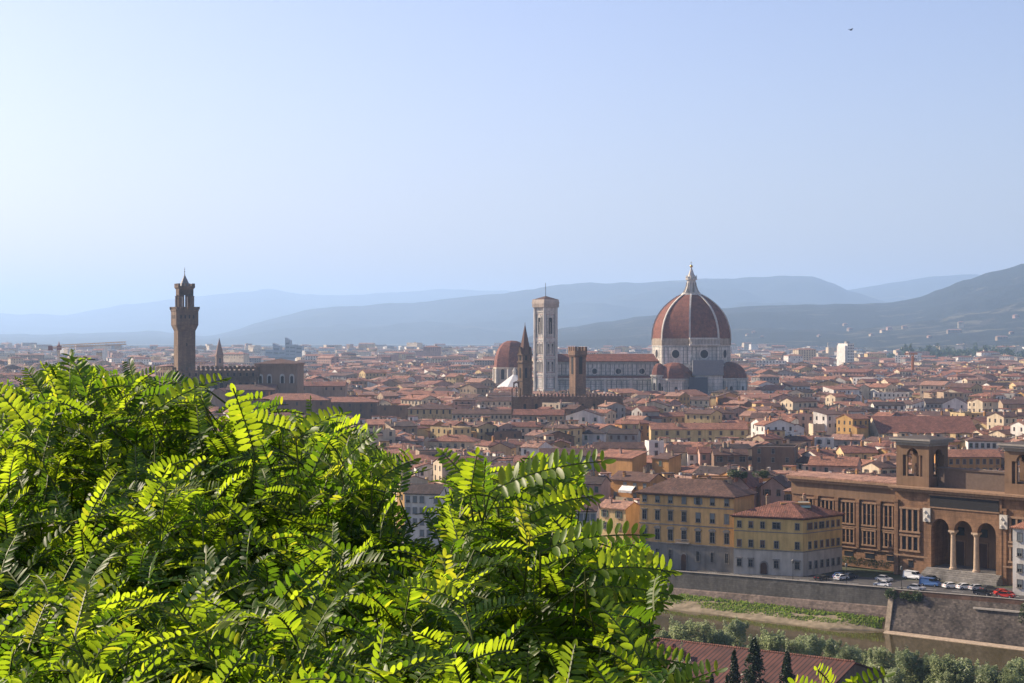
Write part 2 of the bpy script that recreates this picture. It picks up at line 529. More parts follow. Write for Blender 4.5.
ridge('mountains', [(-420, 336), (60, 334), (150, 331), (205, 336), (232, 331), (270, 319), (310, 309), (360, 305), (420, 302), (470, 296), (520, 291), (560, 284), (600, 283), (640, 282), (700, 279), (750, 277), (790, 275.5), (810, 276), (830, 282), (850, 291), (900, 305), (1000, 325), (1444, 345)], 17000, 5500, HM1, 0.09, 2)
ridge('mountains', [(-420, 350), (700, 330), (800, 302), (845, 290), (890, 283), (935, 276), (970, 274), (1010, 277), (1200, 285), (1444, 300)], 21000, 6000, HM1, 0.05, 3)
ridge('hills', [(-420, 352), (500, 347), (540, 333), (570, 327), (600, 322), (650, 315.5), (700, 309), (760, 305.5), (800, 304.5), (850, 304), (885, 303), (915, 298), (940, 289), (965, 280), (995, 271), (1024, 263), (1120, 238), (1444, 215)], 8800, 3600, HM2, 0.10, 4)
ridge('hills', [(-420, 354), (600, 352), (700, 340), (790, 333), (840, 331), (880, 327), (930, 320), (980, 312), (1024, 302), (1200, 280), (1444, 270)], 6600, 2300, HM3, 0.10, 5)
# ================================================================== BUILDING KIT
WALLC = {
 'cream': (0.62, 0.51, 0.35), 'pale yellow': (0.56, 0.42, 0.21), 'ochre': (0.46, 0.28, 0.10), 'orange': (0.48, 0.25, 0.085), 'white': (0.72, 0.68, 0.60),
 'pink': (0.46, 0.30, 0.23), 'grey': (0.34, 0.32, 0.29), 'tan': (0.36, 0.27, 0.18), 'brown': (0.20, 0.13, 0.085), 'mauve': (0.40, 0.28, 0.23)}
ROOFC = {'terracotta': (0.24, 0.112, 0.070), 'red': (0.17, 0.074, 0.050), 'brown': (0.098, 0.055, 0.041), 'dark': (0.052, 0.036, 0.031), 'faded': (0.29, 0.165, 0.115), 'pale': (0.34, 0.31, 0.28)}
WM = {n: plaster('plaster_' + n.replace(' ', '_'), c) for n, c in WALLC.items()}
RM = {n: tiles('tiles_' + n, c) for n, c in ROOFC.items()}
RMN = {n: tiles('near_tiles_' + n, c, True) for n, c in ROOFC.items()}
PANE = plain('window_pane', (0.022, 0.024, 0.028), 0.15)
FARPANE = plain('far_window_pane', (0.05, 0.045, 0.04), 0.35)
STONE = plain('pietra_serena', (0.21, 0.195, 0.17), 0.9, var=0.25)
SHUT = {'green': plain('shutter_green', (0.05, 0.085, 0.06), 0.6), 'brown': plain('shutter_brown', (0.10, 0.055, 0.035), 0.6), 'grey': plain('shutter_grey', (0.16, 0.18, 0.18), 0.6)}
IRON = plain('iron', (0.03, 0.03, 0.032), 0.5)
WOOD = plain('door_wood', (0.07, 0.035, 0.022), 0.6)
WMESH = {}
def window_mesh(style, w, h, trim, shut):
    key = (style, round(w, 2), round(h, 2), trim.name, shut)
    if key in WMESH: return WMESH[key]
    mb = MB(); b = 0.16
    mb.box(-w / 2, -0.05, 0, w / 2, 0.12, h, 1)                                   # glass, set back behind its surround
    for x in (-w / 2 - b, w / 2): mb.box(x, -0.16, 0, x + b, 0.1, h, 0)
    mb.box(-w / 2 - b, -0.16, h, w / 2 + b, 0.1, h + b, 0)
    mb.box(-w / 2 - b - 0.1, -0.28, -0.16, w / 2 + b + 0.1, 0.1, 0, 0)
    if style != 'closed' and style != 'small':
        mb.box(-0.04, -0.09, 0, 0.04, -0.05, h, 3); mb.box(-w / 2, -0.088, h * 0.62, w / 2, -0.05, h * 0.62 + 0.07, 3)
    if style in ('cornice', 'hood'):
        mb.box(-w / 2 - 0.35, -0.42, h + b + 0.12, w / 2 + 0.35, 0.1, h + b + 0.32, 0)
    if style == 'hood':                                                           # segmental pediment
        n = 8; W2 = w / 2 + 0.35
        arc = [(W2 * math.cos(math.pi * i / n), h + b + 0.321 + 0.55 * math.sin(math.pi * i / n)) for i in range(n + 1)]
        mb.loft([[(x, -0.38, z) for x, z in arc], [(x, 0.1, z) for x, z in arc]], 0)
        arc2 = [(w / 2 * math.cos(math.pi * i / n), h + b + 0.02 + 0.0 * i) for i in range(n + 1)]
    if style == 'open':
        for x0 in (-w / 2 - b - w / 2, w / 2 + b): mb.box(x0, -0.13, 0.02, x0 + w / 2, -0.03, h, 2)
    if style in ('closed', 'shuttered'):
        hh = h if style == 'closed' else h * 0.6
        for x0 in (-w / 2, 0.02):
            mb.box(x0, -0.13, h - hh, x0 + w / 2 - 0.02, -0.052, h - 0.01, 2)
    me = bpy.data.meshes.new('window'); me.from_pydata(mb.v, [], mb.f)
    for m in (trim, PANE, SHUT[shut], STONE): me.materials.append(m)
    me.polygons.foreach_set('material_index', mb.m); me.update()
    WMESH[key] = me
    return me
def add_window(parent, style, w, h, x, y, z, rot=0.0, trim=None, shut='green', name='window'):
    return link(name, window_mesh(style, w, h, trim or STONE, shut), parent, (x, y, z), rot)

def roof_geo(mb, w, d, h, kind, rise, o=0.55, t=0.28, mi=0, x0=None, y0=0.0):
    a, b = (-w / 2, w / 2) if x0 is None else (x0, x0 + w)
    y1 = y0 + d
    if kind == 'gx':                           # ridge runs along the front
        p = rise / (d / 2); prof = [(y0 - o, h - o * p), (y0 + d / 2, h + rise), (y1 + o, h - o * p), (y1 + o, h - o * p + t), (y0 + d / 2, h + rise + t), (y0 - o, h - o * p + t)]
        mb.loft([[(a - o * .5, y, z) for y, z in prof], [(b + o * .5, y, z) for y, z in prof]], mi)
    elif kind == 'gy':
        p = rise / (w / 2); c = (a + b) / 2; prof = [(a - o, h - o * p), (c, h + rise), (b + o, h - o * p), (b + o, h - o * p + t), (c, h + rise + t), (a - o, h - o * p + t)]
        mb.loft([[(x, y0 - o * .5, z) for x, z in prof], [(x, y1 + o * .5, z) for x, z in prof]], mi)
    elif kind == 'shed':
        p = rise / d; prof = [(y0 - o, h - o * p), (y1 + o, h + rise + o * p), (y1 + o, h + rise + o * p + t), (y0 - o, h - o * p + t)]
        mb.loft([[(a - o * .5, y, z) for y, z in prof], [(b + o * .5, y, z) for y, z in prof]], mi)
    elif kind == 'hip':
        A, B, Y0, Y1 = a - o, b + o, y0 - o, y1 + o; k = min(B - A, Y1 - Y0) / 2
        if B - A >= Y1 - Y0: r0, r1 = (A + k, (Y0 + Y1) / 2), (B - k - 1e-3, (Y0 + Y1) / 2)
        else: r0, r1 = ((A + B) / 2, Y0 + k), ((A + B) / 2, Y1 - k - 1e-3)
        z0, z1, z2 = h, h + t, h + t + rise
        vs_ = [(A, Y0, z0), (B, Y0, z0), (B, Y1, z0), (A, Y1, z0), (A, Y0, z1), (B, Y0, z1), (B, Y1, z1), (A, Y1, z1), (*r0, z2), (*r1, z2)]
        fs = [(3, 2, 1, 0), (0, 1, 5, 4), (1, 2, 6, 5), (2, 3, 7, 6), (3, 0, 4, 7)]
        if B - A >= Y1 - Y0: fs += [(4, 5, 9, 8), (5, 6, 9), (6, 7, 8, 9), (7, 4, 8)]
        else: fs += [(4, 5, 8), (5, 6, 9, 8), (6, 7, 9), (7, 4, 8, 9)]
        mb.add(vs_, fs, mi)
    elif kind == 'flat':
        mb.box(a + 0.3, y0 + 0.3, h - 0.9, b - 0.3, y1 - 0.3, h - 0.6, mi)
def wall_geo(mb, w, d, h, kind, rise, mi=0, x0=None, y0=0.0):
    a, b = (-w / 2, w / 2) if x0 is None else (x0, x0 + w)
    y1 = y0 + d; c = (a + b) / 2; m = (y0 + y1) / 2; r = rise - 0.02
    mb.box(a, y0, -4, b, y1, h, mi, top=False)
    if kind == 'gx':
        mb.add([(a, y0, h), (a, m, h + r), (a, y1, h), (b, y0, h), (b, m, h + r), (b, y1, h)], [(0, 1, 2), (5, 4, 3)], mi)
    elif kind == 'gy':
        mb.add([(a, y0, h), (c, y0, h + r), (b, y0, h), (a, y1, h), (c, y1, h + r), (b, y1, h)], [(2, 1, 0), (3, 4, 5)], mi)
    elif kind == 'shed':
        mb.add([(a, y0, h), (a, y1, h), (a, y1, h + r), (b, y0, h), (b, y1, h), (b, y1, h + r)], [(0, 2, 1), (3, 4, 5), (1, 2, 5, 4)], mi)
    elif kind == 'flat':                       # parapet all round, its inner face too
        mb.add([(a, y0, h), (b, y0, h), (b, y1, h), (a, y1, h), (a + .3, y0 + .3, h), (b - .3, y0 + .3, h), (b - .3, y1 - .3, h), (a + .3, y1 - .3, h),
                (a + .3, y0 + .3, h - .9), (b - .3, y0 + .3, h - .9), (b - .3, y1 - .3, h - .9), (a + .3, y1 - .3, h - .9)],
               [(0, 1, 5, 4), (1, 2, 6, 5), (2, 3, 7, 6), (3, 0, 4, 7), (4, 5, 9, 8), (5, 6, 10, 9), (6, 7, 11, 10), (7, 4, 8, 11)], mi)
def chimney_geo(mb, x, y, z, hgt=1.6, w=0.7, mi=0, mt=None):
    mb.box(x - w / 2, y - w / 2, z - 1.2, x + w / 2, y + w / 2, z + hgt, mi)
    mb.box(x - w / 2 - .12, y - w / 2 - .12, z + hgt + .001, x + w / 2 + .12, y + w / 2 + .12, z + hgt + .16, mi)
    mb.loft([[(x - w * .55, y - w * .6, z + hgt + .5), (x, y - w * .6, z + hgt + .85), (x + w * .55, y - w * .6, z + hgt + .5)],
             [(x - w * .55, y + w * .6, z + hgt + .5), (x, y + w * .6, z + hgt + .85), (x + w * .55, y + w * .6, z + hgt + .5)]], mi if mt is None else mt)
    for q in (-1, 1): mb.box(x + q * w * .35 - .08, y - w * .4, z + hgt + .16, x + q * w * .35 + .08, y + w * .4, z + hgt + .5, mi)
def roof_z(kind, w, d, h, rise, x, y):
    if kind == 'gx': return h + rise * (1 - abs(y - d / 2) / (d / 2))
    if kind == 'gy': return h + rise * (1 - abs(x) / (w / 2))
    if kind == 'shed': return h + rise * y / d
    if kind == 'hip':
        k = min(w, d) / 2; e = min(x + w / 2, w / 2 - x, y, d - y)
        return h + .28 + rise * max(0, min(1, e / k))
    return h - .6

HOUSES = []                                    # everything already standing: (X, Y, radius)
def house(label, loc, rot, w, d, h, roof, rise, wall, rc, win=(0, 0), near=True, sides=(0, 0), chim=1, style=None, wz=None, storey=3.3, group=None, seed=None, name='house', cat='house', ww=1.05, wh=1.75, shut=None, roof_near=False, flank_c=None, wrand=True, winz0=None, annex=None):
    rnd = random.Random(seed if seed is not None else int(abs(loc[0] * 71 + loc[1] * 13 + w * 7)))
    root = thing(name, label, cat, loc, rot, group)
    mats = [WM[wall] if isinstance(wall, str) else wall, FARPANE, WM[flank_c] if flank_c else STONE]
    rm = (RMN if roof_near else RM)[rc] if isinstance(rc, str) else rc
    mb = MB(); wall_geo(mb, w, d, h, roof, rise)
    if annex: wall_geo(mb, annex[1], annex[2], annex[3], 'shed', .9, 0, annex[0], annex[4])
    if flank_c:
        mb.box(w / 2, 0.02, -4, w / 2 + .03, d - 0.02, h - .02, 2)
    cols, rows = win
    shut = shut or rnd.choice(['green', 'green', 'brown', 'grey'])
    style = style or rnd.choice(['open', 'shuttered', 'plain', 'closed'])
    spots = []
    for rr in range(rows):
        z = (winz0 if winz0 is not None else h - 2.6) - rr * storey
        if z < 0.5: break
        for c in range(cols): spots.append((-w / 2 + w * (c + .5) / cols, 0.0, z, 0.0))
        for c in range(sides[0]): spots.append((-w / 2, d * (c + .5) / sides[0], z, -math.pi / 2))
        for c in range(sides[1]): spots.append((w / 2 + (.03 if flank_c else 0), d * (c + .5) / sides[1], z, math.pi / 2))
    for x, y, z, ro in spots:
        if wrand and rnd.random() < 0.10: continue
        if near:
            st = style if rnd.random() < 0.75 else rnd.choice(['closed', 'plain', 'shuttered'])
            add_window(root, st, ww, wh, x, y, z, ro, shut=shut)
        else:
            M = Matrix.Translation((x, y, z)) @ Matrix.Rotation(ro, 4, 'Z')
            mb.box(-ww / 2, -.07, 0, ww / 2, .05, wh, 1, M)
    mb.build('wall', mats, root)
    rb = MB(); roof_geo(rb, w, d, h, roof, rise)
    if annex: roof_geo(rb, annex[1], annex[2], annex[3], 'shed', .9, .4, .25, 0, annex[0], annex[4])
    ro_ = rb.build('roof', rm, root)
    for c in range(chim):
        x = rnd.uniform(-w * .38, w * .38); y = rnd.uniform(d * .15, d * .8)
        cb = MB(); chimney_geo(cb, x, y, roof_z(roof, w, d, h, rise, x, y), rnd.uniform(.8, 1.8), rnd.uniform(.6, 1.0), 0, 1)
        cb.build('chimney', [WM[rnd.choice(['cream', 'tan', 'pink', 'orange'])], RM['terracotta']], ro_)
    HOUSES.append((loc[0], loc[1], max(w, d) * .6))
    return root

def arcade(mb, centers, r, zs_, zt, x0, x1, y0, y1, mi=0, n=10):
    """a wall slab from y0 to y1 whose lower edge is a row of round arches springing at zs_"""
    e = x0
    for c in centers:
        if c - r > e + 1e-4: mb.box(e, y0, zs_, c - r, y1, zt, mi)
        e = c + r
        for i in range(n):
            a0, a1 = math.pi * (1 - i / n), math.pi * (1 - (i + 1) / n)
            xa, za, xb, zb = c + r * math.cos(a0), zs_ + r * math.sin(a0), c + r * math.cos(a1), zs_ + r * math.sin(a1)
            mb.add([(xa, y0, za), (xb, y0, zb), (xb, y0, zt), (xa, y0, zt), (xa, y1, za), (xb, y1, zb), (xb, y1, zt), (xa, y1, zt)],
                   [(0, 1, 2, 3), (5, 4, 7, 6), (4, 5, 1, 0), (3, 2, 6, 7)], mi)
    if x1 > e + 1e-4: mb.box(e, y0, zs_, x1, y1, zt, mi)
def merlons(mb, x0, x1, y0, y1, z, h, n, mi=0, fill=0.55):
    p = (x1 - x0) / n
    for i in range(n):
        c = x0 + p * (i + .5); mb.box(c - p * fill / 2, y0, z, c + p * fill / 2, y1, z + h, mi)
def arched_pane(mb, w, h, d=0.1, mi=0, M=None, n=8, pointed=False):
    """a recessed-looking arched opening: slab with a round head, centred on x, sill at z=0, proud of the wall by d"""
    r = w / 2
    arc = [(r * math.cos(math.pi * i / n), h - r + r * math.sin(math.pi * i / n) * (1.4 if pointed else 1)) for i in range(n + 1)]
    poly = [(-r, 0), (r, 0)] + arc
    mb.loft([[(x, 0.1, z) for x, z in poly], [(x, -d, z) for x, z in poly]], mi, M)
def rz(x, y, z, a):
    return Matrix.Translation((x, y, z)) @ Matrix.Rotation(a, 4, 'Z')
PROTECT = []                                   # (x left, x right, lowest row that must stay in view, distance)
def sees(xl, xr, yb, Y): PROTECT.append((xl, xr, yb, Y))
# ================================================================== LANDMARKS
MARBLE = masonry('white_marble', (0.70, 0.66, 0.58), (0.62, 0.57, 0.49), (0.36, 0.37, 0.32), 0.35, 1.6, 0.9, big=(0.75, 1.1), msize=0.05)
MARBLE2 = plaster('marble_trim', (0.62, 0.58, 0.50))
GREENM = plain('green_marble', (0.16, 0.18, 0.155), 0.7)
PINKM = plain('pink_marble', (0.42, 0.26, 0.21), 0.8)
DOMET = tiles('dome_tiles', (0.165, 0.064, 0.042))
FORTE = masonry('brown_sandstone', (0.215, 0.142, 0.088), (0.17, 0.115, 0.072), (0.11, 0.08, 0.05), 0.6, 1.1, 0.5, big=(0.75, 1.15))
BRICKT = masonry('tower_brick', (0.25, 0.155, 0.098), (0.20, 0.125, 0.08), (0.14, 0.10, 0.075), 0.6, 1.0, 0.4, big=(0.8, 1.15))
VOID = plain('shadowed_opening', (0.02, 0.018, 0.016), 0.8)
GOLD = plain('gilt_copper', (0.55, 0.38, 0.12), 0.35, 0.8)
SCAF = plain('scaffold_net', (0.065, 0.075, 0.095), 0.9)
BARE = masonry('bare_drum_stone', (0.40, 0.33, 0.25), (0.33, 0.27, 0.20), (0.2, 0.17, 0.13), 0.4, 1.3, 0.6, big=(0.75, 1.15))

def cathedral():
    Y = 1300.0; m = Y / F
    c = at(691.3, Y)
    root = thing('cathedral', 'great cathedral of striped marble under a huge red ribbed dome with white lantern', 'cathedral', c)
    PH = R(-90 - 8 + 180)                       # a rib stands a little left of the middle
    dirs = [(math.sin(R(-8 + 45 * k)), -math.cos(R(-8 + 45 * k))) for k in range(8)]   # rib directions, 0 faces the viewer
    def ring(r, z): return [(r * x, r * y, z) for x, y in dirs]
    # drum
    zb, zg = zrow(365, Y), zrow(345, Y)
    mb = MB(); mb.loft([ring(28.6, -2), ring(28.6, zg)]); mb.loft([ring(29.6, zb - 1.2), ring(29.6, zb + .3)]); 
    drum = mb.build('drum', MARBLE, root)
    fr = MB(); fr.loft([ring(28.9, zg - 0.1), ring(28.9, zg + 4.8)])
    fr.build('bare_frieze', BARE, root)
    mid = [(math.sin(R(-8 + 45 * k + 22.5)), -math.cos(R(-8 + 45 * k + 22.5)), R(-8 + 45 * k + 22.5)) for k in range(8)]
    for x, y, a in mid:                        # panels, oculi
        ap = 28.6 * math.cos(R(22.5))
        M = rz(x * ap, y * ap, 0, a)
        p = MB()
        p.lathe([(3.9, 0.0), (3.9, 0.3), (3.0, 0.32)], 18, 0, M=M @ Matrix.Translation((0, 0, (zb + zg) / 2 + 1)) @ Matrix.Rotation(R(90), 4, 'X'), caps=False)
        p.lathe([(3.0, 0.1), (3.0, 0.14)], 18, 1, M=M @ Matrix.Translation((0, 0, (zb + zg) / 2 + 1)) @ Matrix.Rotation(R(90), 4, 'X'))
        p.build('round_window', [MARBLE2, VOID], root)
        q = MB()
        for xx in (-9.2, -6.0, 6.0, 9.2): q.box(xx - .25, -.1, zb + 1, xx + .25, .3, zg - 1, 0, M)
        for zz in (zb + 1, zg - 1.5): q.box(-9.5, -.11, zz, 9.5, .3, zz + .5, 0, M)
        q.build('marble_panel', GREENM, drum)
    # gallery balustrade on the face that looks at the viewer's right, plus a short one
    x, y, a = mid[0]; ap = 29.4 * math.cos(R(22.5)); M = rz(x * ap, y * ap, 0, a)
    g = MB(); arcs = [-11 + i * 1.1 for i in range(21)]
    g.box(-11.6, -1.2, zg - .2, 11.6, .2, zg + .8, 0, M); g.box(-11.6, -1.2, zg + 4.2, 11.6, .2, zg + 5.4, 0, M)
    for xx in arcs: g.box(xx - .28, -1.0, zg + .8, xx + .28, -.4, zg + 4.2, 0, M)
    g.build('gallery', MARBLE2, root)
    # dome shell
    prof = [(28.6, 340.5), (28.5, 336), (28.1, 331), (27.4, 326), (26.2, 321), (24.5, 316), (22.2, 311), (19.4, 306.5), (16.2, 302.5), (12.9, 299), (9.7, 296.3), (7.0, 294.4)]
    prof = [(r, zrow(py, Y)) for r, py in prof]
    mb = MB(); mb.loft([ring(r * 1.0, z) for r, z in prof])
    dome = mb.build('dome', DOMET, root)
    for k, (x, y) in enumerate(dirs):           # white ribs
        rb = MB(); tx, ty = -y, x
        rows = []
        for r, z in prof:
            r2 = r + 0.05; wd = 0.6
            rows.append([(x * (r2 - .4) + tx * wd, y * (r2 - .4) + ty * wd, z), (x * (r2 + .5) + tx * wd, y * (r2 + .5) + ty * wd, z + .3), (x * (r2 + .5) - tx * wd, y * (r2 + .5) - ty * wd, z + .3), (x * (r2 - .4) - tx * wd, y * (r2 - .4) - ty * wd, z)])
        rb.loft(rows); rb.build('rib', MARBLE2, dome)
    # lantern
    z0 = zrow(295.5, Y); L = MB()
    z = lambda py: zrow(py, Y)
    L.lathe([(7.6, z0 - 1.2), (7.6, z0 + .8), (6.9, z0 + 1), (6.9, z0 + 2)], 16)
    L.lathe([(3.3, z0 + 1), (3.3, z(280)), (4.4, z(280) + .1), (4.5, z(278.6)), (3.6, z(278.4)), (3.2, z(277.2)), (2.1, z(274)), (1.1, z(270)), (.35, z(267.3))], 8, 0, R(12))
    for k, (x, y) in enumerate(dirs):
        tx, ty = -y, x; rr = []
        for r, zz in ((6.3, z0 + 1.9), (5.2, z(290)), (4.1, z(286.5)), (3.5, z(282))):
            rr.append([(x * 2.8 + tx * .45, y * 2.8 + ty * .45, zz), (x * r + tx * .45, y * r + ty * .45, zz), (x * r - tx * .45, y * r - ty * .45, zz), (x * 2.8 - tx * .45, y * 2.8 - ty * .45, zz)])
        L.loft(rr); L.lathe([(.5, z(278.4)), (.5, z(276.8)), (.05, z(275))], 6, 0, c=(x * 3.6, y * 3.6))
    lan = L.build('lantern', MARBLE2, root)
    s = MB()
    for x, y, a in mid: arched_pane(s, 1.3, 7.2, .06, 0, rz(x * 3.3 * math.cos(R(22.5)), y * 3.3 * math.cos(R(22.5)), z0 + 2.4, a))
    s.build('lantern_window', VOID, lan)
    b = MB(); zc = z(266.2); b.lathe([(.05, zc - 1.2), (.85, zc - .85), (1.2, zc), (.85, zc + .85), (.1, zc + 1.2)], 12); b.box(-.1, -.1, zc + 1.1, .1, .1, zc + 3.4); b.box(-.8, -.11, zc + 2.3, .8, .09, zc + 2.55)
    b.build('gilt_ball', GOLD, lan)
    # tribunes: left (south) and right (east) with half domes, sacristy between them
    def tribune(px, ytop, yeave, rad, dy, name, n=8):
        cx = (px - 691.3) * m
        ze, zt = zrow(yeave, Y), zrow(ytop, Y)
        mb = MB(); ph = R(22.5)
        mb.lathe([(rad, -2), (rad, ze - 1.2), (rad + .9, ze - 1.1), (rad + .9, ze)], 8, 0, ph, (cx, dy))
        tw = mb.build(name, MARBLE, root)
        q = MB()
        for i in range(8):
            a = ph + i * math.pi / 4 + math.pi / 8
            ap = rad * math.cos(math.pi / 8)
            M = rz(cx + math.cos(a) * ap, dy + math.sin(a) * ap, 0, a + math.pi / 2)
            w = MB(); arched_pane(w, 2.0, 10, .08, 0, M @ Matrix.Translation((0, 0, ze - 16)), pointed=True); w.build('tall_window', VOID, tw)
            for xx in (-rad * .33, rad * .33): q.box(xx - .3, -.12, 0, xx + .3, .3, ze - 2, 0, M)
        q.build('pilaster', GREENM, tw)
        h = MB(); k = 7
        h.lathe([((rad - .3) * math.cos(i / k * math.pi / 2) + .05, ze + .01 + (zt - ze) * math.sin(i / k * math.pi / 2)) for i in range(k + 1)], 8, 0, ph, (cx, dy))
        h.build('half_dome', DOMET, tw)
    tribune(671.5, 361.8, 377.5, 14.6, -23, 'tribune')
    tribune(727.5, 361.5, 377.5, 13.4, -10, 'tribune')
    tribune(656.0, 362.5, 374, 5.6, -27, 'exedra')
    sb = MB(); x0, x1 = (697 - 691.3) * m, (716 - 691.3) * m
    sb.box(x0 - 5, -33, -2, x1 + 1, -18, zrow(366, Y)); sb.build('sacristy', MARBLE, root)
    s2 = MB(); s2.box((684 - 691.3) * m, -38.5, -2, (702 - 691.3) * m, -36.5, zrow(376, Y)); s2.build('scaffold_netting', SCAF, root)
    s2 = MB(); s2.box((688 - 691.3) * m, -34, zrow(374.5, Y) + .01, (718 - 691.3) * m, -31, zrow(359.5, Y)); s2.build('scaffold_netting', plain('grey_net', (0.20, 0.20, 0.205), .9), root)
    # nave
    xl, xr = (543 - 691.3) * m, (656 - 691.3) * m; zE, zA = zrow(361.5, Y), zrow(377.5, Y)
    nv = MB(); nv.box(xl, -10, -2, xr, 12, zE); wall = nv.build('nave_wall', MARBLE, root)
    nr = MB(); pr = [(-11.2, zE), (13.2, zE), (13.2, zE + .4), (1, zE + 5.6), (-11.2, zE + .4)]
    nr.loft([[(xl - .5, y, z) for y, z in pr], [(xr + 8, y, z) for y, z in pr]]); nr.build('nave_roof', DOMET, root)
    al = MB(); al.box(xl, -21, -2, xr, -10.02, zA - 1.0); al.box(xl - .4, -21.6, zA - 1.0 + .001, xr, -20.4, zA)
    al.build('aisle_wall', MARBLE, root)
    ar = MB(); ar.add([(xl, -20.4, zA - .9), (xr, -20.4, zA - .9), (xr, -10.1, zA + 1.6), (xl, -10.1, zA + 1.6), (xl, -20.4, zA - 1.0), (xr, -20.4, zA - 1.0), (xr, -10.1, zA - .99), (xl, -10.1, zA - .99)], [(0, 1, 2, 3), (4, 7, 6, 5), (0, 4, 5, 1), (1, 5, 6, 2), (2, 6, 7, 3), (3, 7, 4, 0)]); ar.build('aisle_roof', DOMET, root)
    for px in (594, 617.5, 641):
        M = Matrix.Translation(((px - 691.3) * m, -10, zrow(371, Y))) @ Matrix.Rotation(R(90), 4, 'X')
        p = MB(); p.lathe([(2.7, 0), (2.7, .35), (2.0, .36)], 18, 0, M=M, caps=False); p.lathe([(2.0, .1), (2.0, .15)], 18, 1, M=M); p.build('round_window', [MARBLE2, VOID], wall)
    q = MB()
    for i in range(26): q.box(xl + i * 3.2 + .2, -10.25, zA + 2.2, xl + i * 3.2 + .8, -9.9, zE - 1.6)
    for zz in (zA + 1.9, zE - 1.4, zE - .6): q.box(xl, -10.3, zz, xr, -9.9, zz + .35)
    q.build('marble_band', GREENM, wall)
    q = MB()
    for i in range(22): q.box(xl + i * 3.7 + .4, -21.2, 6, xl + i * 3.7 + 1.0, -20.9, zA - 2)
    for zz in (8, 15, zA - 4.5, zA - 2): q.box(xl, -21.25, zz, xr, -20.9, zz + .4)
    q.build('marble_band', GREENM, root)
    for px in (603.5, 629, 650):
        b = MB(); x = (px - 691.3) * m; b.box(x - .9, -22.6, -2, x + .9, -20.95, zA - 1.01); b.build('buttress', MARBLE2, root)
    fc = MB(); fx = (547 - 691.3) * m; fc.box(fx - 4, -12, -2, fx + 3, 14, zrow(352.5, Y)); fc.loft([[(fx - 4, -12, zrow(352.5, Y)), (fx - 4, 14, zrow(352.5, Y)), (fx - 4, 1, zrow(345, Y))], [(fx + 3, -12, zrow(352.5, Y)), (fx + 3, 14, zrow(352.5, Y)), (fx + 3, 1, zrow(345, Y))]]); fc.build('facade', MARBLE, root)
    sees(484, 746, 389, Y - 60)
cathedral()

